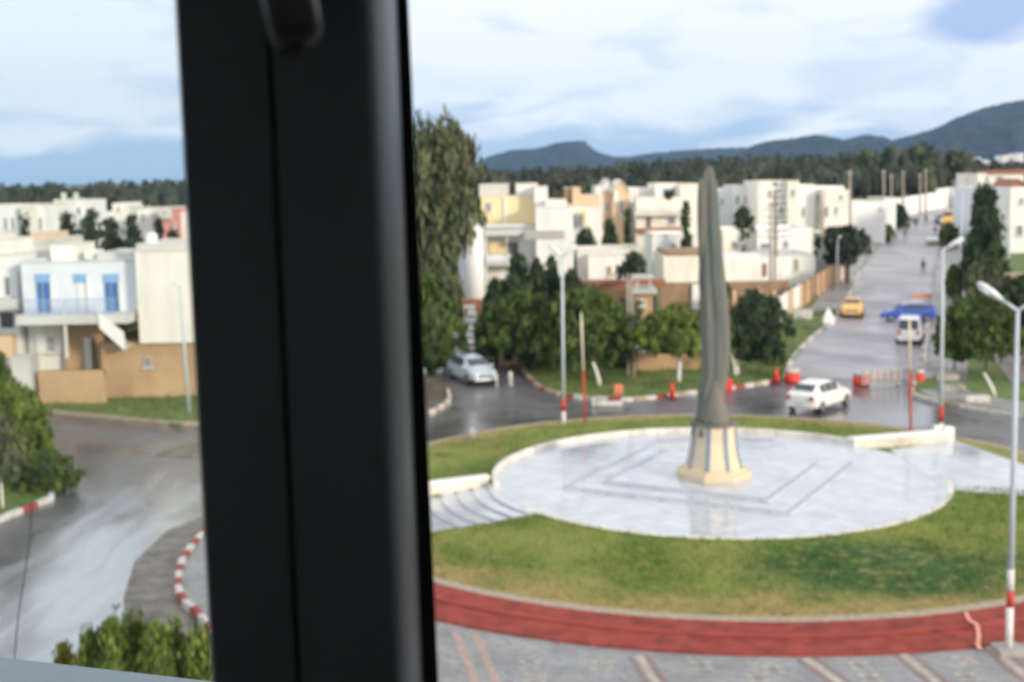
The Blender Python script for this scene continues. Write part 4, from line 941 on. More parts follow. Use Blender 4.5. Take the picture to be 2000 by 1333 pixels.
h.block(890, 585, 940, 620, 114, 1, 'terra', cope=False, ground=True)
h = House('brown_topped_house', 'white house with brown rooftop room and yellow trimmed window', 'house', 1140, 150)
h.block(1100, 404, 1176, 520, 150, 9, 'white', ground=True); h.block(1104, 368, 1132, 405, 152, 5, 'brown'); h.block(1118, 366, 1134, 405, 151.5, 5, 'peach'); h.block(1132, 382, 1172, 405, 152, 5, 'peach')
h.box(1140, 412, 1146, 456, 149.7, .3, WCOL['yellow'], 'window_surround'); h.box(1114, 412, 1140, 418, 149.7, .3, WCOL['yellow'], 'window_surround'); h.win(1118, 419, 1138, 448, 149.9)
h = House('chalet_house', 'peach and white house with two pointed gables', 'house', 1196, 165)
h.block(1164, 364, 1176, 460, 164, 8, 'white', ground=True); h.block(1173, 372, 1200, 460, 164.5, 8, 'peach', ground=True, cope=False); h.gable(1174, 372, 1200, 351, 164.5, 8, WCOL['white'], WCOL['lgrey']); h.block(1196, 374, 1227, 460, 163.5, 8, 'peach', ground=True, cope=False); h.gable(1196, 374, 1227, 353, 163.5, 8, WCOL['peach'], WCOL['cream'])
h.box(1199, 372, 1208, 395, 163.3, .3, WCOL['white'], 'white_panel'); h.win(1181, 396, 1189, 415, 164.45, glass=mat('blue_glass', (.10, .2, .4), .2, .1, 2)); h.win(1210, 390, 1218, 420, 163.45)
tree('cypress', 'small cypress before the peach gabled house', 'tree', 1218, 1232, 412, None, 'cone', 'dark', .0, 500, .24, Y=140)
h = House('balcony_house', 'cream house with green plant in its upper loggia left of the monument', 'house', 1320, 150, dy=14)
h.block(1228, 367, 1282, 480, 152, 8, 'white', ground=True); h.block(1280, 359, 1330, 480, 150, 9, 'white', ground=True); h.block(1328, 360, 1400, 490, 149, 9, 'cream', ground=True); h.block(1243, 386, 1332, 490, 147, 3, 'cream', ground=True)
h.win(1294, 368, 1320, 392, 149.95, frame=WCOL['lgrey']); tag(None or h.o)
h.box(1240, 414, 1334, 421, 145.8, 1.4, WCOL['lgrey'], 'balcony_slab'); h.rail(1244, 404, 1330, 414, 145.9, 20, WCOL['grey']); h.win(1304, 424, 1320, 440, 146.95); h.win(1262, 424, 1272, 445, 146.95, frame=WCOL['brown']); h.box(1242, 447, 1332, 452, 145.8, 1.3, WCOL['terra'], 'balcony_slab'); h.win(1262, 455, 1275, 476, 146.95, glass=M_BLACK)
tree('balcony_plant', 'green plant filling the upper loggia of the cream house', 'plant', 1297, 1317, 372, None, 'round', 'dark', .0, 100, .2, Y=148.5)
bp_ = [o for o in bpy.data.objects if o.get('label') == 'green plant filling the upper loggia of the cream house'][0]
for ch in list(bp_.children): bpy.data.objects.remove(ch)
z_ = A(1307, 391, 149.2).z; bp_.location = (A(1307, 391, 149.2).x, 149.2, z_); inst(crown_mesh(.6, .4, 1.1, 'round', .12, 'dark', 400, clumps=14), 'foliage', bp_); MB().tube([(0, 0, -.05), (0, 0, .25)], [.2, .26], 10).build('pot', M_TERRA, bp_)
h = House('low_whitish_house', 'low whitish building with railed roof right of the big white house', 'house', 1180, 112, dy=6)
h.block(1128, 488, 1250, 600, 112, 7, 'lgrey', ground=True); h.block(1150, 500, 1232, 600, 110.5, 2, 'white', ground=True); h.rail(1160, 478, 1240, 488, 113, 18, WCOL['lgrey']); h.win(1185, 520, 1195, 540, 110.45, frame=WCOL['yellow']); h.win(1205, 518, 1216, 534, 110.45)
h = House('white_row', 'long white single storey row below the cream balcony house', 'house', 1330, 124, dy=16)
h.block(1274, 458, 1398, 545, 124, 8, 'white', ground=True); h.block(1296, 499, 1400, 556, 111, 9, 'cream', ground=True, cope=False); h.win(1330, 470, 1340, 484, 123.95); h.box(1300, 493, 1398, 499, 111, 8, WCOL['brown'], 'roof_edge'); h.block(1398, 504, 1520, 556, 112, 9, 'white', ground=True, cope=False); h.block(1500, 500, 1592, 550, 114, 9, 'white', ground=True)
h.win(1550, 505, 1560, 530, 113.95, frame=WCOL['cream']); h.box(1490, 515, 1497, 540, 111.9, .1, M_TERRA, 'door'); h.win(1310, 476, 1322, 490, 123.95, frame=WCOL['bluish'])
h = House('white_cube_house', 'white flat roofed house right behind the monument', 'house', 1500, 122, dy=22)
h.block(1412, 448, 1482, 520, 122, 8, 'cream', ground=True); h.block(1480, 446, 1587, 520, 120, 9, 'white', ground=True); h.win(1428, 470, 1440, 488, 121.95); h.win(1486, 476, 1508, 486, 119.95, frame=WCOL['grey']); h.win(1530, 470, 1540, 486, 119.95, frame=WCOL['bluish']); h.block(1395, 452, 1406, 500, 121, 3, 'white', cope=False)
h = House('blue_window_house', 'small pale houses with turquoise windows beyond the monument', 'house', 1440, 165, dy=8)
M_TURQ = mat('turquoise_frame', (.25, .55, .62), .5, .1, 2)
h.block(1398, 369, 1430, 470, 165, 8, 'bluish', ground=True); h.block(1432, 363, 1466, 470, 164, 8, 'white', ground=True); h.block(1464, 367, 1482, 470, 166, 8, 'white', ground=True); h.win(1437, 383, 1443, 398, 163.95, frame=M_TURQ); h.win(1454, 383, 1462, 398, 163.95, frame=M_TURQ); h.win(1407, 388, 1414, 400, 164.95); h.win(1469, 384, 1476, 398, 165.95, frame=M_TURQ)
h = House('large_white_block', 'largest white apartment block in front of the forest', 'house', 1570, 152, dy=14)
h.block(1480, 354, 1542, 480, 150, 10, 'white', ground=True); h.block(1538, 354, 1560, 480, 149, 9, 'cream', ground=True); h.block(1558, 361, 1590, 480, 151, 9, 'white', ground=True); h.block(1588, 364, 1648, 480, 152, 9, 'white', ground=True); h.block(1610, 372, 1660, 480, 149, 3, 'cream', ground=True)
for x, y0, y1, Y in ((1566, 404, 424, 150.95), (1612, 404, 424, 148.95), (1546, 370, 384, 148.95), (1596, 380, 392, 151.95), (1630, 404, 418, 148.95), (1640, 380, 390, 148.95), (1500, 372, 384, 149.95), (1522, 404, 418, 149.95)):
    h.win(x, y0, x+6, y1, Y, mull=0, frame=WCOL['peach'] if x == 1612 else None)
h.rail(1592, 440, 1658, 450, 147.5, 12, WCOL['lgrey']); h.box(1590, 450, 1660, 454, 147.5, 1.4, WCOL['lgrey'], 'balcony_slab')
h = House('street_end_house', 'plain white low building at the start of the long street wall', 'house', 1695, 178); h.block(1663, 394, 1730, 470, 178, 9, 'white', ground=True); h.block(1726, 387, 1750, 460, 190, 9, 'white', ground=True); h.win(1716, 404, 1722, 412, 177.95)
# stepped white wall running up the street's far left side
wl = thing('long_street_wall', 'long white wall stepping up beside the far street', 'wall', tuple(G(1790, 412)))
o0 = wl.location
for k in range(7):
    x0 = 1745+k*17; p = G(x0, 425-k*3.2); p2 = G(x0+17, 425-(k+1)*3.2); tz = A(x0+8, 388-k*2.6-(6 if k > 4 else 0), p.y).z
    q = MB(); a = p-o0; b = p2-o0; n_ = Vector((-(b-a).y, (b-a).x, 0)).normalized()*.35
    q.hexa([(a.x, a.y, a.z-1), (b.x, b.y, a.z-1), (b.x+n_.x, b.y+n_.y, a.z-1), (a.x+n_.x, a.y+n_.y, a.z-1), (a.x, a.y, tz-o0.z), (b.x, b.y, tz-o0.z), (b.x+n_.x, b.y+n_.y, tz-o0.z), (a.x+n_.x, a.y+n_.y, tz-o0.z)]).build('wall_panel', WCOL['white'], wl)
# white curved ramp wall
q = House('curved_white_wall', 'curved white garden wall beside the umbrella pine', 'wall', 1615, 134); pts = [(1588, 476), (1605, 478), (1620, 486), (1634, 498), (1642, 512)]
for i in range(4):
    (xa, ya), (xb, yb) = pts[i], pts[i+1]; Ya, Yb = 134-i*.4, 133.6-i*.4; a = q.L(A(xa, ya, Ya)); b = q.L(A(xb, yb, Yb))
    MB().hexa([(a.x, a.y, -1), (b.x, b.y, -1), (b.x, b.y+.3, -1), (a.x, a.y+.3, -1), (a.x, a.y, a.z), (b.x, b.y, b.z), (b.x, b.y+.3, b.z), (a.x, a.y+.3, a.z)]).build('wall_panel', WCOL['white'], q.o)
# --- right of the street
h = House('right_white_house', 'white house with red roof ridge at the right picture edge', 'house', 1970, 165)
h.block(1908, 366, 1975, 500, 165, 9, 'bluish', ground=True); h.block(1972, 365, 2080, 520, 160, 9, 'white', ground=True); h.block(1910, 338, 2000, 366, 185, 9, 'cream'); h.gable(1972, 366, 2004, 352, 163, 6, M_TERRA, M_TERRA); h.box(1930, 333, 2060, 339, 184.8, 9.4, M_TERRA, 'tiled_roof')
h.win(1925, 380, 1932, 392, 164.95); h.win(1990, 386, 2000, 400, 159.95); h.win(1985, 440, 1998, 462, 159.95); h.win(1924, 344, 1932, 356, 184.95); h.win(1945, 344, 1960, 358, 184.95)
h = House('right_wall', 'tan garden wall behind the right hand trees', 'wall', 1985, 112); h.block(1960, 535, 2080, 600, 112, .4, 'tan', ground=True)
for i, (x, y, w_, hh, c, lab) in enumerate(((1893, 312, 11, 18, 'white', 'leftmost white house of the far hillside town'), (1906, 308, 9, 20, 'white', 'tall white house in the far hillside town'), (1917, 313, 12, 16, 'bluish', 'bluish house in the far hillside town'), (1931, 315, 9, 14, 'cream', 'low cream house in the far hillside town'), (1958, 304, 12, 26, 'white', 'highest white block of the far hillside town'), (1972, 306, 10, 24, 'cream', 'cream block beside the highest far white block'), (1984, 300, 16, 30, 'bluish', 'far hillside block cut by the picture edge'), (1944, 320, 12, 12, 'lgrey', 'small grey house in the far hillside town'), (1738, 292, 12, 17, 'cream', 'pale block alone on the forest skyline'), (1854, 312, 8, 14, 'white', 'small white house glimpsed between skyline trees'))):
    Y = 400 if i == 8 else 445; hs = House('hillside_house', lab, 'house', x, Y, 'houses of the far hillside town' if i != 8 else None); hs.block(x, y, x+w_, y+hh+20, Y-8, 7, c, ground=True)
    hs.win(x+2, y+4, x+4.5, y+8, Y-8.05, mull=0, sill=False); hs.win(x+w_-4.5, y+4, x+w_-2, y+8, Y-8.05, mull=0, sill=False)
# --- walls near the ring road
h = House('red_topped_wall', 'tan wall with red tiled coping behind the roadside trees', 'wall', 1240, 104)
h.block(1150, 562, 1276, 620, 104, .5, 'tan', ground=True, cope=False); h.box(1100, 550, 1300, 562, 103.7, 1.4, M_TERRA, 'tile_coping')
h = House('brown_bank_wall', 'brown rendered wall under the long white row', 'wall', 1340, 106, dy=8); h.block(1289, 551, 1540, 604, 106, .5, 'brown', ground=True, cope=False); h.box(1352, 556, 1366, 604, 105.7, .25, WCOL['white'], 'white_gate_post')
h = House('kiosk', 'small rendered kiosk with flat roof before the tan wall', 'kiosk', 1256, 100); h.block(1240, 575, 1274, 640, 100, 2.2, 'tan', ground=True, cope=False); h.box(1232, 566, 1284, 574, 99.5, 3.2, WCOL['grey'], 'flat_roof'); h.box(1244, 545, 1248, 566, 99.6, .2, WCOL['grey'], 'roof_post'); h.box(1268, 545, 1272, 566, 99.6, .2, WCOL['grey'], 'roof_post'); h.box(1238, 541, 1278, 545, 99.4, 2.6, WCOL['grey'], 'roof_canopy'); h.box(1276, 578, 1282, 612, 99.9, .2, M_DARK, 'dark_doorway'); h.win(1248, 585, 1262, 600, 99.95)
h = House('low_brown_wall', 'low brown wall behind the small whitewashed tree', 'wall', 1310, 84.5); h.block(1246, 688, 1376, 745, 84.5, .4, 'tan', ground=True); h.block(1236, 680, 1247, 745, 84.4, .6, 'brown', ground=True)
# panelled wall up the left side of the street
pw = thing('panelled_wall', 'brown panelled wall with posts climbing along the street verge', 'wall', tuple(G(1525, 628))); o0 = pw.location
a = G(1523, 632); b = G(1646, 548); NP = 12
for k in range(NP):
    p = a.lerp(b, k/NP)-o0; q_ = a.lerp(b, (k+1)/NP)-o0; d = (q_-p).normalized(); n_ = Vector((-d.y, d.x, 0))*.22; m_ = (WCOL['white'], M_TAN, WCOL['white'], M_TAN, M_TAN, M_BRICK, M_TAN, M_TAN, M_BRICK, M_TAN, WCOL['peach'], WCOL['peach'])[k]; hh = 2.1
    p1 = p+d*.14; q1 = q_-d*.02
    MB().hexa([(p1.x, p1.y, p.z-.8), (q1.x, q1.y, q_.z-.8), (q1.x+n_.x, q1.y+n_.y, q_.z-.8), (p1.x+n_.x, p1.y+n_.y, p.z-.8), (p1.x, p1.y, p.z+hh), (q1.x, q1.y, q_.z+hh), (q1.x+n_.x, q1.y+n_.y, q_.z+hh), (p1.x+n_.x, p1.y+n_.y, p.z+hh)]).build('wall_panel', m_, pw)
    MB().box(p.x-.16, p.y-.16, p.z-.8, p.x+.13, p.y+.2, p.z+hh+.2).build('post', M_BRICK if k > 3 else WCOL['lgrey'], pw)
h = House('garden_wall', 'pale posts and brown rails closing the garden right of the monument', 'wall', 1480, 102, dy=9); h.block(1405, 574, 1520, 604, 102, .3, 'brown', ground=True, cope=False)
for x in (1408, 1432, 1458, 1484, 1510): h.box(x, 568, x+5, 604, 101.8, .25, WCOL['peach'], 'post')

# ------------------------------------------------------------------ vehicles
M_TYRE = mat('tyre', (.015, .015, .016), .8, .1, 4); M_RIM = mat('alloy', (.45, .46, .48), .3, .05, 4, metal=.8); M_LAMPR = mat('tail_lamp', (.38, .09, .08), .25, .05, 4); M_LAMPW = mat('headlamp', (.55, .58, .6), .12, .05, 4)
M_PLATE = mat('number_plate', (.6, .6, .58), .5, .05, 4)
def paint(name, c, r=.22):
    m_ = mat(name, c, r, .03, 2, spec=.6); b = m_.node_tree.nodes['Principled BSDF']; b.inputs['Coat Weight'].default_value = .6; b.inputs['Coat Roughness'].default_value = .08; return m_
def car(name, label, cat, loc, heading, col, Lc=4.2, Wc=1.74, Hc=1.48, kind='hatch', sc=1.):
    """+x is the nose; stations: x, bottom z, belt z, roof z, half width low, half width roof"""
    t = thing(name, label, cat, loc, heading); w2 = Wc/2; h = Lc/2
    if kind == 'sedan': S = [(-h, .42, .88, .9, .84, .70), (-h+.12, .26, .98, 1.0, .94, .74), (-h+.62, .22, 1.0, 1.04, 1, .72), (-h+1.12, .2, .97, Hc-.06, 1, .70), (-.15, .2, .93, Hc, 1, .70), (.55, .2, .92, Hc-.10, 1, .70), (1.12, .2, .92, .96, 1, .78), (h-.35, .22, .80, .82, .97, .80), (h-.06, .3, .66, .68, .86, .72), (h, .42, .56, .57, .78, .66)]
    elif kind == 'hatch': S = [(-h, .45, .80, .84, .86, .74), (-h+.08, .28, .98, 1.02, .94, .74), (-h+.34, .24, .98, Hc-.10, .98, .70), (-h+.8, .2, .96, Hc, 1, .70), (0, .2, .93, Hc, 1, .71), (.5, .2, .92, Hc-.10, 1, .70), (1.15, .2, .93, .97, 1, .78), (h-.35, .22, .82, .84, .97, .80), (h-.06, .3, .68, .70, .86, .72), (h, .42, .58, .59, .78, .66)]
    elif kind == 'liftback': S = [(-h, .44, .84, .88, .84, .72), (-h+.07, .27, .98, 1.02, .93, .74), (-h+.28, .23, 1.0, 1.10, .98, .72), (-h+.78, .2, .99, Hc-.10, 1, .68), (-h+1.3, .2, .96, Hc-.01, 1, .69), (-.1, .2, .94, Hc, 1, .70), (.5, .2, .93, Hc-.10, 1, .70), (1.22, .2, .93, .97, 1, .78), (h-.35, .22, .82, .84, .97, .80), (h-.08, .3, .68, .70, .88, .72), (h, .42, .58, .59, .78, .66)]
    elif kind == 'van': S = [(-h, .4, 1.0, 1.02, .93, .88), (-h+.05, .3, 1.02, Hc-.08, .97, .84), (-h+.3, .25, 1.02, Hc, 1, .84), (0, .22, 1.0, Hc, 1, .84), (.9, .22, 1.0, Hc-.05, 1, .82), (1.5, .22, 1.0, 1.1, 1, .84), (h-.3, .25, .9, .94, .97, .84), (h-.05, .32, .75, .78, .9, .78), (h, .42, .6, .62, .84, .72)]
    else: S = [(-h, .5, .95, .98, .95, .9), (-h+.06, .4, 1.0, 1.02, 1, .92), (-.35, .3, 1.0, 1.02, 1, .92), (-.3, .3, 1.0, Hc-.05, 1, .74), (.2, .25, 1.0, Hc, 1, .74), (.55, .25, 1.0, Hc-.1, 1, .74), (1.1, .25, 1.0, 1.06, 1, .82), (h-.3, .28, .92, .94, .97, .84), (h-.05, .34, .8, .82, .9, .8), (h, .45, .62, .64, .85, .75)]
    rings = []
    for x, zb, zl, zr, wb, wr in S:
        a = w2*wb; r_ = w2*wr; zm = (zb+zl)/2
        rings.append([(x, -a*.9, zb), (x, -a, zb+.12), (x, -a*1.0, zm), (x, -a*.97, zl), (x, -r_, zr-.03), (x, -r_*.8, zr), (x, r_*.8, zr), (x, r_, zr-.03), (x, a*.97, zl), (x, a, zm), (x, a, zb+.12), (x, a*.9, zb)])
    body = MB().loft(rings).build('body', col, t, smooth=True); sb = body.modifiers.new('round', 'SUBSURF'); sb.levels = 2; sb.render_levels = 2
    # glass sits a little proud of the cabin between belt and roof
    cab = [s for s in S if s[3]-s[2] > .3]
    for sgn in (-1, 1):
        for i in range(len(cab)-1):
            (xa, _, la, ra, wa, qa), (xb, _, lb, rb_, wb_, qb) = cab[i], cab[i+1]; k = .10; 
            def pt(x, l_, r_, w_, q_, f): return (x, sgn*(w2*(w_*.97*(1-f)+q_*f)+.012), l_*(1-f)+(r_-.03)*f)
            x1, x2 = xa+.04, xb-.04
            pts = [pt(x1, la, ra, wa, qa, .14), pt(x2, lb, rb_, wb_, qb, .14), pt(x2, lb, rb_, wb_, qb, .86), pt(x1, la, ra, wa, qa, .86)]
            inn = [(p[0], p[1]-sgn*.03, p[2]) for p in pts]
            MB().hexa(pts+inn if sgn > 0 else inn+pts).build('side_window', M_GLASSD, t)
    def screen(nm, A_, B_, off):
        (xa, _, la, ra, wa, qa), (xb, _, lb, rb_, wb_, qb) = A_, B_       # A_ low station, B_ high station
        lowz, highz = ra, rb_; n_ = Vector((highz-lowz, 0, -(xb-xa))).normalized()*(1 if off > 0 else -1); n_ = Vector((abs(n_.x)*off, 0, abs(n_.z)))*.014
        P_ = lambda f, s_: Vector((xa+(xb-xa)*f, s_*w2*((qa*(1-f)+qb*f)*.86), lowz+(highz-lowz)*f))
        o = [P_(.08, -1), P_(.08, 1), P_(.9, 1), P_(.9, -1)]; MB().hexa([p-n_ for p in o]+[p+n_ for p in o]).build(nm, M_GLASSD, t)
    ci = S.index(cab[-1]); screen('windscreen', S[ci+1], S[ci], 1); ri = S.index(cab[0]); 
    if kind != 'pickup': screen('rear_window', S[ri-1], S[ri], -1)
    for x in (-h+.78, h-.82):
        for sgn in (-1, 1):
            wr_ = .33 if kind in ('van', 'pickup') else .31
            q = MB(); q.tube([(x, sgn*(w2-.17), wr_), (x, sgn*(w2+.005), wr_)], wr_, 18); wo = q.build('wheel', M_TYRE, t, bevel=.02)
            MB().tube([(x, sgn*(w2-.02), wr_), (x, sgn*(w2+.02), wr_)], wr_*.62, 12).build('rim', M_RIM, wo)
    for sgn in (-1, 1):
        MB().box(h-.16, sgn*w2*.56-.17, .62, h-.015, sgn*w2*.56+.17, .76).build('headlight', M_LAMPW, t, bevel=.02)
        MB().box(-h-.012, sgn*w2*.72-.13, .72, -h+.2, sgn*w2*.72+.13, .98 if kind == 'van' else .92).build('tail_light', M_LAMPR, t, bevel=.02)
        MB().box(.78, sgn*(w2+.02)-.09, .93, .96, sgn*(w2+.02)+.09, 1.06).build('mirror', col, t, bevel=.03)
    MB().box(-h-.03, -w2*.8, .32, -h+.1, w2*.8, .5).build('bumper', col, t, bevel=.03); MB().box(h-.12, -w2*.76, .28, h+.03, w2*.76, .48).build('bumper', col, t, bevel=.03)
    MB().box(-h-.045, -.26, .53, -h+.05, .26, .64).build('number_plate', M_PLATE, t); MB().box(h-.02, -.26, .34, h+.045, .26, .44).build('number_plate', M_PLATE, t); MB().box(h-.10, -.42, .50, h+.012, .42, .60).build('grille', M_DARK, t)
    if kind == 'pickup': MB().box(-h+.15, -w2*.82, .9, -.42, w2*.82, 1.025).build('load_bed', M_DARK, t)
    t.scale = (sc, sc, sc); return t
P_WHITE = paint('car_white', (.78, .77, .74)); P_SILV = paint('car_silver', (.40, .46, .52), .25); P_YEL = paint('car_yellow', (.75, .40, .05)); P_BLUE = paint('car_blue', (.035, .09, .45)); P_VAN = paint('van_white', (.62, .64, .66))
def gz(px, py, dz=.03): p = G(px, py); return (p.x, p.y, p.z+dz)
car('white_car', 'white hatchback car driving along the wet ring road', 'car', gz(1600, 797, .005), rad(50), P_WHITE, 4.35, 1.78, 1.55, 'liftback', 1.08)
car('silver_car', 'pale silver blue hatchback facing the ring road in the side street', 'car', gz(922, 745, .005), rad(-66), P_SILV, 4.1, 1.72, 1.52, 'liftback', 1.12)
tx = car('yellow_taxi', 'yellow taxi parked at the left edge of the street', 'taxi', gz(1665, 617), rad(-107), P_YEL, 4.1, 1.68, 1.45, 'sedan', 1.08)
car('white_van', 'white van seen from behind near the barrier', 'van', gz(1777, 668), rad(70), P_VAN, 4.2, 1.74, 1.9, 'van', 1.05)
car('blue_pickup', 'blue car standing crosswise behind the white van', 'car', gz(1773, 628), rad(168), P_BLUE, 4.4, 1.7, 1.5, 'hatch', 1.0)
car('yellow_van', 'small yellow van parked far up the street', 'van', gz(1851, 440), rad(-108), P_YEL, 4.4, 1.9, 2.3, 'van', 1.0)
car('parked_car', 'pale car parked at the right kerb halfway up the street', 'car', gz(1822, 477), rad(-108), P_WHITE, 4.1, 1.7, 1.45, 'sedan')
car('parked_car', 'dark car parked beside the far yellow van', 'car', gz(1836, 436), rad(-108), paint('car_dark', (.05, .06, .1)), 4.1, 1.7, 1.45, 'sedan')

# ------------------------------------------------------------------ street lamps and poles
M_LPOLE = mat('painted_pole', (.50, .56, .62), .4, .08, 2); M_LHEAD = mat('lamp_housing', (.62, .65, .68), .35, .08, 2); M_LENS = mat('lamp_lens', (.75, .78, .8), .2, .04, 3)
M_PW = mat('pole_white', (.70, .70, .68), .5, .12, 3); M_PR = mat('pole_red', (.50, .05, .035), .5, .12, 3)
def lamp(label, foot, top, arms, r=.09, red=True, foot_h=1.9, base=True, armdrop=0, zf=0., seg=None):
    f = G(*foot); f.z += zf; t_ = A(*top, f.y); H_ = t_.z-f.z; lean = t_.x-f.x
    t = thing('street_lamp', label, 'street lamp', f)
    P_ = lambda z: (lean*z/H_, 0, z)
    MB().tube([P_(foot_h if red else 0), P_(H_*.6), P_(H_)], [r, r*.85, r*.6], 12).build('pole', M_LPOLE, t, smooth=True)
    if red:
        a_, b_ = (.62, 1.0) if seg is None else seg
        MB().tube([P_(-.1), P_(foot_h*a_)], r*1.14, 12).build('white_foot', M_PW, t, smooth=True); MB().tube([P_(foot_h*a_+.003), P_(foot_h*b_)], r*1.16, 12).build('red_band', M_PR, t, smooth=True)
        if b_ < 1: MB().tube([P_(foot_h*b_+.003), P_(foot_h)], r*1.1, 12).build('white_band', M_PW, t, smooth=True)
    if base: MB().prism([(-.38, -.38), (.38, -.38), (.38, .38), (-.38, .38)], -.12, .16).build('concrete_base', M_CONC, t, bevel=.03)
    for (hx, hy, ln) in arms:       # head centre in pixels, head length in metres
        hd = A(hx, hy, f.y)-f; a = Vector(P_(H_-.05)); d = hd-a; n_ = Vector((d.x, d.y, 0)).normalized()
        e = hd-d.normalized()*ln*.5
        MB().tube([tuple(a), tuple(a.lerp(e, .5)+Vector((0, 0, .0))), tuple(e)], [r*.6, r*.5, r*.42], 8).build('arm', M_LPOLE, t, smooth=True)
        dd = d.normalized(); up = Vector((0, 0, 1)); sd = dd.cross(up).normalized(); up2 = sd.cross(dd); rings = []
        for u, wd, th in ((-.5, .07, .06), (-.38, .12, .09), (-.1, .17, .13), (.25, .18, .13), (.42, .14, .10), (.5, .06, .05)):
            c = hd+dd*u*ln; k = ln/1.0
            rings.append([tuple(c+sd*math.cos(6.283*i/14)*wd*k+up2*math.sin(6.283*i/14)*th*k) for i in range(14)])
        hd_o = MB().loft(rings).build('lamp_head', M_LHEAD, t, smooth=True)
        rings = []
        for u, wd, th in ((-.05, .09, .03), (.05, .14, .06), (.25, .15, .06), (.38, .08, .03)):
            c = hd+dd*u*ln-up2*.10*ln; rings.append([tuple(c+sd*math.cos(6.283*i/12)*wd*ln+up2*math.sin(6.283*i/12)*th*ln) for i in range(12)])
        MB().loft(rings).build('lens', M_LENS, hd_o, smooth=True)
    return t
lamp('near street lamp with red banded white foot at the forecourt edge', (1970, 1283), (1988, 604), [(1934, 570, .82), (2052, 566, .82)], .085, True, 2.35, True, zf=.1, seg=(.55, .75))
lamp('tall street lamp beside the bench wall with its arm reaching right', (1838, 848), (1842, 486), [(1866, 474, .9)], .10, True, 1.3, False, zf=.13, seg=(.35, 1.))
lamp('double-armed street lamp at the back left of the lawn', (1101, 833), (1098, 500), [(1084, 489, .9), (1113, 489, .9)], .095, True, 1.35, False, zf=.13, seg=(.5, 1.))
lamp('crooked grey street lamp on the right pavement up the street', (1871, 572), (1880, 378), [(1874, 372, .6)], .13, False, 0, False)
lamp('grey street lamp pole before the red roofed white house', (1970, 556), (1972, 440), [(1966, 436, .6)], .12, False, 0, False)
lamp('thin street lamp on the verge near the umbrella pine', (1634, 572), (1636, 468), [(1640, 464, .5)], .07, False, 0, False)
lamp('thin street lamp leaning before the tan corner house wall', (370, 810), (351, 560), [(345, 556, .5)], .10, False, 0, False)
lamp('grey street lamp behind the very tall olive tree', (1068, 400), (1066, 380), [(1070, 378, .3)], .05, False, 0, False) if False else None
def striped(label, foot, top, split, r=.06):
    f = G(*foot); f.z += .12; t_ = A(*top, f.y); t = thing('striped_pole', label, 'pole', f); d = t_-f; s_ = split
    MB().tube([(0, 0, -.15), tuple(d*s_)], [r, r], 10).build('red_section', M_PR, t, smooth=True); MB().tube([tuple(d*s_+Vector((0, 0, .003))), tuple(d*.9), tuple(d)], [r, r*1.1, r*.5], 10).build('white_section', mat('pole_cream', (.72, .64, .52), .5, .1, 3), t, smooth=True)
striped('slim pole, red below and cream above, left back of the lawn', (1143, 832), (1135, 610), .48)
striped('slim pole, red below and cream above, before the white van', (1779, 848), (1776, 616), .52)
def wpole(label, foot, top, r=.12, mm=None, Y=None):
    f = G(*foot) if Y is None else Vector((A(*foot, Y).x, Y, T(A(*foot, Y).x, Y))); t_ = A(*top, f.y); d = t_-f; t = thing('utility_pole', label, 'pole', f)
    MB().tube([(0, 0, -.3), tuple(d*.5), tuple(d)], [r, r*.85, r*.7], 9).build('shaft', mm or M_WOODP, t, smooth=True)
    MB().box(d.x-.35, -.05, d.z-.45, d.x+.35, .05, d.z-.35).build('crossbar', M_WOODP, t)
    for s_ in (-.28, .28): MB().tube([(d.x+s_, 0, d.z-.35), (d.x+s_, 0, d.z-.2)], .04, 6).build('insulator', M_WHITE, t)
wpole('left of the twin wooden poles behind the low brown wall', (1227, 741), (1226, 535), .11); wpole('right of the twin wooden poles behind the low brown wall', (1238, 741), (1233, 548), .11)
wpole('left of the tall paired pale poles before the large white block', (1505, 600), (1505, 395), .13); wpole('right of the tall paired pale poles before the large white block', (1514, 600), (1512, 372), .13)
wpole('pole standing by the end of the large white block', (1661, 520), (1660, 332), .16); wpole('pole in front of the right end of the white row', (1604, 560), (1607, 402), .11)
for i, (x, yb, yt) in enumerate(((1726, 452, 332), (1741, 440, 340), (1764, 428, 334), (1797, 424, 338), (1808, 420, 330))):
    wpole(('nearest', 'second', 'third', 'fourth', 'farthest')[i]+' pole of the row above the long white street wall', (x, yb), (x, yt), .2)
wpole('pole on the right pavement far up the street', (1866, 460), (1864, 352), .16); wpole('tall pole before the left end of the right white house', (1890, 470), (1889, 345), .15)

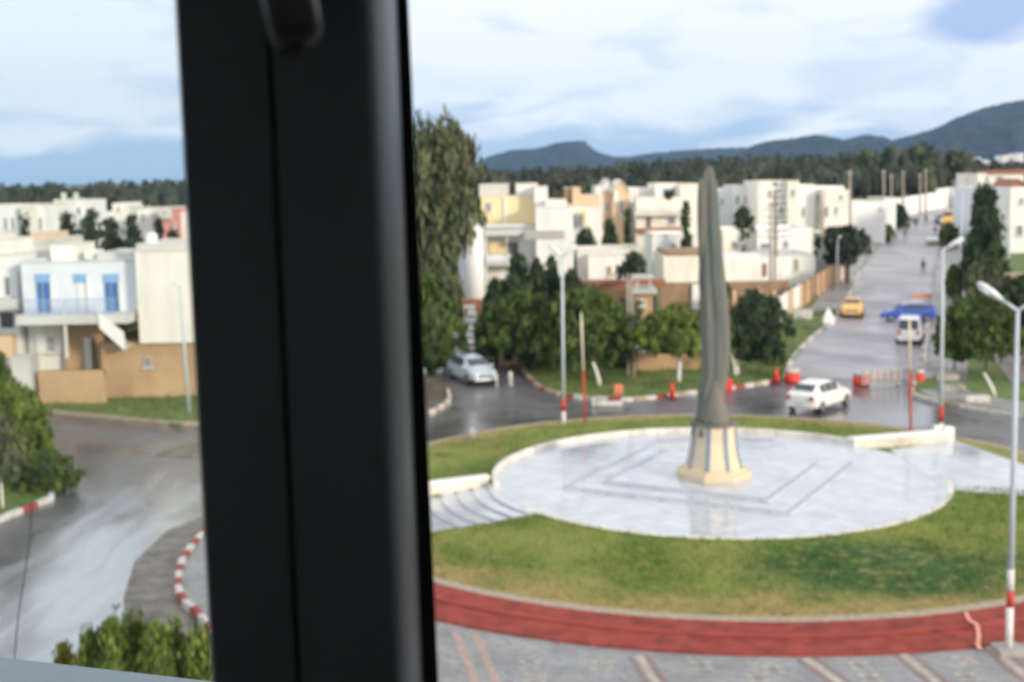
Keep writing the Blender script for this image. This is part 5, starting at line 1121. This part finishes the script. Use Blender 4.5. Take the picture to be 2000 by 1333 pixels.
# ------------------------------------------------------------------ roadside things
def marker(label, foot, kind, col, hgt, wd):
    f = G(*foot); f.z += .03
    t = thing({'cone': 'traffic_cone', 'barrel': 'traffic_barrel', 'block': 'barrier_block'}[kind], label, {'cone': 'cone', 'barrel': 'barrel', 'block': 'barrier block'}[kind], f)
    if kind == 'cone':
        MB().box(-wd/2, -wd/2, 0, wd/2, wd/2, .05).build('base', M_BLACK, t); MB().tube([(0, 0, .05), (0, 0, hgt)], [wd*.42, wd*.1], 14).build('cone', col, t, smooth=True)
    elif kind == 'barrel':
        MB().tube([(0, 0, 0), (0, 0, .08), (0, 0, hgt*.72)], [wd/2, wd*.52, wd/2], 20).build('drum', col, t, smooth=True); MB().tube([(0, 0, hgt*.72+.002), (0, 0, hgt*.95), (0, 0, hgt)], [wd/2, wd*.48, wd*.42], 20).build('white_top', M_KW, t, smooth=True)
    else:
        MB().loft([[(-wd/2, -.2, 0), (wd/2, -.2, 0), (wd/2, .2, 0), (-wd/2, .2, 0)], [(-wd/2, -.17, hgt*.4), (wd/2, -.17, hgt*.4), (wd/2, .17, hgt*.4), (-wd/2, .17, hgt*.4)], [(-wd/2, -.09, hgt), (wd/2, -.09, hgt), (wd/2, .09, hgt), (-wd/2, .09, hgt)]]).build('body', col, t, bevel=.02)
    return t
marker('tall red cone on the kerb left of the monument', (1313, 780), 'cone', M_RED, 1.0, .5)
marker('orange red block at the kerb left of the tall cone', (1208, 777), 'block', M_ORANGE, .75, .5)
marker('red block at the kerb just right of the monument', (1424, 764), 'block', M_RED, .7, .4)
marker('red cone at the left corner of the street mouth', (1516, 748), 'cone', M_RED, .95, .5)
marker('red barrel with white top behind the white hatchback car', (1547, 747), 'barrel', M_RED, .82, .95)
marker('red barrel with white top in the middle of the street mouth', (1682, 753), 'barrel', M_RED, .8, 1.0)
marker('red barrel at the right kerb of the street mouth', (1796, 748), 'barrel', M_RED, .78, .55)
# crowd barrier
a = G(1684, 757); b = G(1757, 755); t = thing('crowd_barrier', 'striped metal crowd barrier across the street mouth', 'barrier', a); d = b-a; d.z = 0; u = d.normalized()
fr_ = MB().tube([(0, 0, .12), tuple(Vector((0, 0, 1.1)))], .03, 8); fr_.tube([tuple(d+Vector((0, 0, .12))), tuple(d+Vector((0, 0, 1.1)))], .03, 8); fr_.tube([(0, 0, 1.1), tuple(d+Vector((0, 0, 1.1)))], .03, 8); fr_.tube([(0, 0, .2), tuple(d+Vector((0, 0, .2)))], .03, 8); fr_.build('frame', M_STEEL, t)
for k in range(11):
    p = d*((k+.5)/11); me = MB().box(-.045, -.02, .2, .045, .02, 1.1).mesh('bar', M_TAN if k % 2 == 0 else M_KW); inst(me, 'bar', t, tuple(p), math.atan2(u.y, u.x))
for k in (0.06, .94):
    p = d*k; MB().box(p.x-.03, p.y-.35, 0, p.x+.03, p.y+.35, .05).build('foot', M_DARK, t)
# folded dark barrier leaning at the right kerb
a = G(1766, 760); t = thing('folded_barrier', 'dark folded barrier frames at the right end of the striped barrier', 'barrier', a)
for k in range(3):
    q = MB(); x = k*.22; q.tube([(x, 0, 0), (x+.1, .3, 1.15)], .03, 6); q.tube([(x+.05, -.8, 0), (x+.15, -.5, 1.15)], .03, 6); q.tube([(x+.1, .3, 1.15), (x+.15, -.5, 1.15)], .03, 6); q.tube([(x+.03, .1, .3), (x+.08, -.7, .3)], .03, 6); q.build('frame', M_BRICK if k else M_DARK, t)
# orange road works barrier behind the van
a = G(1800, 612); t = thing('roadworks_barrier', 'orange and white works barrier behind the blue car', 'barrier', a)
for k in range(3): MB().box(-.85, -.03, .45+k*.42, .85, .03, .75+k*.42).build('board', (M_ORANGE, M_KW, M_ORANGE)[k], t)
for s_ in (-.7, .7): MB().box(s_-.04, .035, 0, s_+.04, .09, 1.75).build('post', M_STEEL, t)
# bollards, slab, shelter
def bollard(label, foot, hh, r):
    f = G(*foot); f.z += .03; t = thing('bollard', label, 'bollard', f); MB().tube([(0, 0, -.1), (0, 0, hh*.85), (0, 0, hh)], [r, r, r*.6], 12).build('post', M_KW, t, smooth=True); MB().tube([(0, 0, -.1), (0, 0, .08)], r*1.4, 12).build('collar', M_CONC, t)
bollard('white bollard at the lawn edge beside the dark window frame', (922, 862), .6, .16); bollard('white post right of the silver car', (997, 753), .85, .14); bollard('thin pale post between silver car and white post', (970, 757), .8, .08)
bollard('white post on the verge by the dark right tree', (1893, 626), .7, .12)
a = G(1190, 793); t = thing('concrete_slab', 'whitish concrete slab lying by the kerb under the thin pole', 'slab', (a.x, a.y, .02)); MB().box(-.75, -.35, 0, .75, .35, .2).build('slab', M_KW, t, bevel=.04); MB().box(-1.0, -.3, 0, -.82, .3, .45).build('upright', M_KW, t, bevel=.03)
h = House('stone_shelter', 'small stone shelter with dark opening under the roadside trees', 'shelter', 993, 88); h.block(974, 672, 984, 722, 88, .9, 'tan', ground=True, cope=False); h.block(1000, 676, 1012, 722, 88, .9, 'tan', ground=True, cope=False); h.box(972, 668, 1016, 678, 87.8, 1.3, M_CONC, 'roof_slab'); h.box(985, 679, 999, 705, 88.4, .3, M_BLACK, 'dark_opening'); h.box(984.5, 706, 999.5, 722, 87.9, .6, M_TAN, 'counter')
h = House('steps_ramp', 'grey stepped ramp between the olive tree and dark conifers', 'steps', 915, 98)
for k in range(7): h.box(905+k*1.5, 600+k*14, 930+k*1.5, 700, 104-k*1.6, 1.55, WCOL['lgrey'] if k % 2 else WCOL['grey'], 'step')
f = G(1617, 634); t = thing('white_tent', 'small white pointed cover at the street kerb near the taxi', 'cover', f); MB().loft([[(-.45, -.4, 0), (.45, -.4, 0), (.45, .4, 0), (-.45, .4, 0)], [(-.3, -.25, .7), (.36, -.25, .7), (.36, .25, .7), (-.3, .25, .7)], [(-.02, -.03, 1.35), (.05, -.03, 1.35), (.05, .03, 1.35), (-.02, .03, 1.35)]]).build('cover', M_WHITE, t); MB().box(-.5, -.45, -.05, .5, .45, .04).build('base', M_CONC, t)
f = G(1568, 627); t = thing('meter_cabinet', 'low white cabinet on the grass verge by the panelled wall', 'cabinet', f)
for k in range(3): MB().box(-.75+k*.5, -.25, 0, -.27+k*.5, .25, .95).build('door', M_KW, t)
MB().box(-.8, -.3, .955, .8, .3, 1.02).build('lid', M_CONC, t)
# kerb-side blocks on the right pavement
for (x, y, lab) in ((1858, 770, 'grey block on the right pavement corner'), (1905, 790, 'gap block in the white kerb at the right'), (1847, 748, 'low grey planter near the right street corner')):
    f = G(x, y); f.z += .14; t = thing('pavement_block', lab, 'block', f); MB().box(-.7, -.4, 0, .7, .4, .4).build('block', M_CONC if y != 790 else M_KW, t, bevel=.05); MB().box(-.6, -.3, .4, .6, .3, .46).build('top', M_SIDE, t)
q = thing('leaning_barrier', 'white painted rail leaning along the right kerb of the street', 'rail', tuple(G(1803, 730))); d = G(1812, 668)-G(1803, 730)
MB().tube([(0, 0, .1), tuple(d+Vector((0, 0, .9)))], .07, 8).build('rail', M_KW, q); MB().tube([(0, 0, 0), (0, 0, .5)], .05, 8).build('post', M_KW, q); MB().tube([tuple(d), tuple(d+Vector((0, 0, .95)))], .05, 8).build('post', M_KW, q)
# red ribbon of tape lying over the kerb by the near lamp
pts = [P(1886, 1196, .22), P(1893, 1212, .30), P(1908, 1220, .24), P(1912, 1240, .26), P(1910, 1262, .2), P(1916, 1268, .14)]
q = MB()
for i in range(len(pts)-1):
    a, b = pts[i], pts[i+1]; n_ = Vector((-(b-a).y, (b-a).x, .02)).normalized()*.055; q.hexa([a-n_, b-n_, b+n_, a+n_, a-n_+Vector((0, 0, .01)), b-n_+Vector((0, 0, .01)), b+n_+Vector((0, 0, .01)), a+n_+Vector((0, 0, .01))])
tag(q.build('warning_tape', mat('tape', (.75, .33, .25), .5, .1, 4)), 'pinkish red warning tape tied down beside the near street lamp', 'tape')
# drain marks, hanging cable
cb = MB(); cb.tube([tuple(A(62, 985, 12)), tuple(A(58, 1060, 11.9)), tuple(A(47, 1130, 11.8)), tuple(A(36, 1200, 11.7)), tuple(A(24, 1330, 11.6))], .006, 6)
tag(cb.build('hanging_cable', M_BLACK), 'thin dark cable hanging down over the wet road at the left', 'cable')

# ------------------------------------------------------------------ people on the street
M_SKIN = mat('skin', (.42, .26, .18), .6, .05, 5); M_HAIR = mat('hair', (.02, .016, .013), .6, .1, 5)
def person(label, foot, rz, top_c, leg_c, hgt=1.72, stride=.28):
    f = G(*foot); f.z += .03; t = thing('person', label, 'person', f, rz); s = hgt/1.75
    V = {'pel': (0, 0, .95), 'ch': (0, .02, 1.25), 'nk': (0, .02, 1.47), 'hd': (0, .04, 1.56), 'hd2': (0, .04, 1.70), 'sl': (-.19, .02, 1.42), 'el': (-.24, -.05, 1.15), 'wl': (-.22, .06, .90), 'fl': (-.21, .1, .80), 'sr': (.19, .02, 1.42), 'er': (.24, .02, 1.14), 'wr': (.22, .14, .92), 'fr': (.21, .18, .83),
         'hl': (-.10, 0, .90), 'kl': (-.11, stride*.55, .50), 'al': (-.11, stride*.6, .08), 'tl': (-.11, stride*.6+.16, .03), 'hr': (.10, 0, .90), 'kr': (.11, -stride*.1, .49), 'ar': (.11, -stride*.9, .12), 'tr': (.11, -stride*.9+.15, .04)}
    Rr = {'pel': .15, 'ch': .17, 'nk': .06, 'hd': .085, 'hd2': .095, 'sl': .075, 'el': .05, 'wl': .035, 'fl': .035, 'sr': .075, 'er': .05, 'wr': .035, 'fr': .035, 'hl': .10, 'kl': .07, 'al': .045, 'tl': .04, 'hr': .10, 'kr': .07, 'ar': .045, 'tr': .04}
    Ed = [('pel', 'ch'), ('ch', 'nk'), ('nk', 'hd'), ('hd', 'hd2'), ('ch', 'sl'), ('sl', 'el'), ('el', 'wl'), ('wl', 'fl'), ('ch', 'sr'), ('sr', 'er'), ('er', 'wr'), ('wr', 'fr'), ('pel', 'hl'), ('hl', 'kl'), ('kl', 'al'), ('al', 'tl'), ('pel', 'hr'), ('hr', 'kr'), ('kr', 'ar'), ('ar', 'tr')]
    ks = list(V); me = bpy.data.meshes.new('body'); me.from_pydata([tuple(c*s for c in V[k]) for k in ks], [(ks.index(a), ks.index(b)) for a, b in Ed], [])
    o = bpy.data.objects.new('tmp', me); COL.objects.link(o); md = o.modifiers.new('s', 'SKIN'); o.modifiers.new('ss', 'SUBSURF').levels = 1
    sv = me.skin_vertices
    if not sv:
        bm = bmesh.new(); bm.from_mesh(me); bm.verts.layers.skin.verify(); bm.to_mesh(me); bm.free(); sv = me.skin_vertices
    for i, k in enumerate(ks): sv[0].data[i].radius = (Rr[k]*s, Rr[k]*s*.8); sv[0].data[i].use_root = (k == 'pel')
    dg = bpy.context.evaluated_depsgraph_get(); m2 = bpy.data.meshes.new_from_object(o.evaluated_get(dg)); bpy.data.objects.remove(o)
    m2.materials.clear(); tm = mat('cloth_'+label[:18].replace(' ', '_'), top_c, .85, .1, 6); lm_ = mat('trouser_'+label[:18].replace(' ', '_'), leg_c, .85, .1, 6)
    for x in (M_SKIN, tm, lm_): m2.materials.append(x)
    for p in m2.polygons:
        c = p.center/s; p.material_index = 0 if c.z > 1.48 or (abs(c.x) > .17 and c.z < .9 and c.z > .75) else (1 if c.z > .93 else 2); p.use_smooth = True
    m2.name = 'body'; inst(m2, 'body', t)
    hr_ = MB(); rings = [[(r*math.cos(6.283*i/12)*s, (.025+r*1.05*math.sin(6.283*i/12))*s, z*s) for i in range(12)] for r, z in ((.088, 1.63), (.105, 1.68), (.10, 1.74), (.06, 1.79), (.01, 1.80))]
    hr_.loft(rings).build('hair', M_HAIR, t, smooth=True)
    return t
person('person in dark clothes walking alone in mid street', (1803, 537), rad(10), (.03, .04, .08), (.025, .025, .035))
person('person in dark blue coat far up the street at left', (1786, 444), rad(170), (.05, .07, .14), (.03, .03, .05), stride=.2)
person('companion in grey beside the dark blue coat', (1790.5, 445), rad(175), (.16, .16, .18), (.04, .04, .05), stride=.15)
person('person in red brown top far up mid street', (1808, 439), rad(160), (.20, .09, .07), (.06, .06, .08), stride=.2)
person('person in green jacket on the far left of the street', (1768, 468), rad(20), (.03, .20, .15), (.03, .03, .05))
person('person in maroon walking near the pale parked car', (1826, 464), rad(10), (.14, .03, .05), (.02, .02, .04))
person('person in white top near the yellow van', (1838, 446), rad(30), (.65, .65, .66), (.03, .03, .06), stride=.1)

# ------------------------------------------------------------------ the window we look through
M_SASH = mat('window_sash_paint', (.062, .082, .096), .34, .06, 3, spec=.7); M_SEAL = mat('rubber_seal', (.006, .006, .008), .6, .1, 6)
sash = thing('window_sash', 'dark window sash upright with lever handle in the foreground', 'window frame', (0, .5, CAM_H))
O_ = Vector((0, .5, CAM_H))
def bar(profile, name, mm, y0=-140, y1=1500, smooth=False, parent=None, bev=0):
    """profile: (px at row 0, px at row 1333, depth) walked counter-clockwise seen from above"""
    rb, rt = [], []
    for (xa, xb, Y) in profile:
        k0 = (y1/1333); rb.append(A(xa+(xb-xa)*y1/1333, y1, Y)-O_); rt.append(A(xa+(xb-xa)*y0/1333, y0, Y)-O_)
    return MB().loft([[tuple(p) for p in rb], [tuple(p) for p in rt]]).build(name, mm, parent or sash, smooth=smooth, bevel=bev)
bar([(343, 416, .50), (522, 582, .50), (522, 582, .56), (343, 416, .56)], 'frame_upright', M_SASH, bev=.0015)
bar([(522, 582, .504), (528, 588, .504), (528, 588, .56), (522, 582, .56)], 'groove_seal', M_SEAL)
# sash face with a generously rounded outer edge that picks up the daylight
pr_ = [(528, 588, .495), (700, 765, .492)]
for k in range(1, 8):
    a = k/8*math.pi/2; pr_.append((700+76*math.sin(a), 765+61*math.sin(a), .492+.045*(1-math.cos(a))))
pr_ += [(777, 828, .56), (528, 588, .56)]
bar(pr_, 'sash_upright', M_SASH, bev=0)
bar([(776, 826, .538), (797, 856, .538), (797, 856, .60), (776, 826, .60)], 'outer_seal', M_SEAL)
# lever handle
hp = [A(540, -160, .452), A(552, -60, .448), A(566, 5, .447), A(577, 60, .447), A(574, 88, .449), A(566, 108, .452)]
q = MB(); rings = []
for i, (p, rr_) in enumerate(zip(hp, (.0090, .0092, .0094, .0092, .0072, .003))):
    p = p-O_; rings.append([(p.x+rr_*math.cos(6.283*k/24), p.y+rr_*.62*math.sin(6.283*k/24), p.z) for k in range(24)])
q.loft(rings[::-1]).build('handle', mat('handle_paint', (.03, .032, .034), .28, .05, 4, spec=.6), sash, smooth=True)
p = A(590, -120, .47)-O_; MB().tube([tuple(p+Vector((0, -.02, 0))), tuple(p+Vector((0, .03, 0)))], .011, 16).build('handle_spindle', M_SASH, sash, smooth=True)
# glass of the left light
gm_ = bpy.data.materials.new('window_glass'); gm_.use_nodes = True; gb = gm_.node_tree.nodes['Principled BSDF']
gb.inputs['Base Color'].default_value = (.93, .985, .99, 1); gb.inputs['Transmission Weight'].default_value = 1; gb.inputs['Roughness'].default_value = 0; gb.inputs['IOR'].default_value = 1.45
tl, tr, br_, bl = A(-260, -300, .53)-O_, A(350, -300, .53)-O_, A(425, 1550, .53)-O_, A(-200, 1550, .53)-O_
n_ = Vector((0, .004, 0)); MB().hexa([bl, br_, br_+n_, bl+n_, tl, tr, tr+n_, tl+n_]).build('glass_pane', gm_, sash)
# grey sill below the left light
sl_ = thing('window_sill', 'grey blue metal sill under the left pane', 'sill', (0, .9, CAM_H)); O2 = Vector((0, .9, CAM_H))
M_SILL = mat('sill_metal', (.30, .35, .40), .4, .06, 3, metal=.2)
a, b = A(-60, 1279, .95)-O2, A(560, 1350, .86)-O2
MB().hexa([a+Vector((0, -.30, -.05)), b+Vector((0, -.30, -.05)), b+Vector((0, 0, -.05)), a+Vector((0, 0, -.05)), a+Vector((0, -.30, .004)), b+Vector((0, -.30, .004)), b, a]).build('sill_plate', M_SILL, sl_, bevel=.003)
MB().hexa([a+Vector((0, .002, -.09)), b+Vector((0, .002, -.09)), b+Vector((0, .01, -.09)), a+Vector((0, .01, -.09)), a+Vector((0, .002, -.003)), b+Vector((0, .002, -.003)), b+Vector((0, .01, -.003)), a+Vector((0, .01, -.003))]).build('drip_edge', M_SILL, sl_)

# the hotel room and the facade below it
M_ROOM = mat('room_paint', (.8, .79, .77), .85, .05, 1); M_FAC = mat('hotel_render', (.62, .58, .50), .85, .06, 1)
bd = thing('hotel_building', 'hotel building with the room the picture is taken from', 'building', (0, 0, 0))
z0, z1 = 11.8, 14.7
MB().box(-7, -6, -.3, 3, .66, z0-.2).build('lower_wall', M_FAC, bd); MB().box(-3, -4, z0-.2, 2.6, .66, z0).build('room_floor', mat('room_floor_tile', (.25, .22, .19), .5, .1, 3), bd); MB().box(-3, -4, z1, 2.6, .66, z1+.2).build('room_ceiling', M_ROOM, bd)
MB().box(-3, -4.2, z0, 2.6, -4, z1).build('room_back_wall', M_ROOM, bd); MB().box(-3.2, -4.2, z0, -3, .66, z1).build('room_side_wall', M_ROOM, bd); MB().box(2.6, -4.2, z0, 2.8, .66, z1).build('room_side_wall', M_ROOM, bd)
MB().box(-3, .50, z0, -2.2, .66, z1).build('facade_wall', M_FAC, bd); MB().box(2.2, .50, z0, 2.6, .66, z1).build('facade_wall', M_FAC, bd); MB().box(-2.2, .62, z0, 2.2, .80, 12.5).build('facade_wall', M_FAC, bd); MB().box(-2.2, .50, 14.55, 2.2, .66, z1).build('facade_wall', M_FAC, bd)

# ------------------------------------------------------------------ air
hm = bpy.data.materials.new('haze_air'); hm.use_nodes = True; t = hm.node_tree; t.nodes.remove(t.nodes['Principled BSDF'])
pv = t.nodes.new('ShaderNodeVolumePrincipled'); pv.inputs['Color'].default_value = (.36, .64, 1.0, 1); pv.inputs['Density'].default_value = .00011; pv.inputs['Anisotropy'].default_value = .1
t.links.new(pv.outputs[0], t.nodes['Material Output'].inputs['Volume'])
tag(MB().box(-2200, -60, -30, 3200, 4400, 330).build('haze', hm), 'thin blue haze in the air over the town and hills', 'haze', kind='stuff')
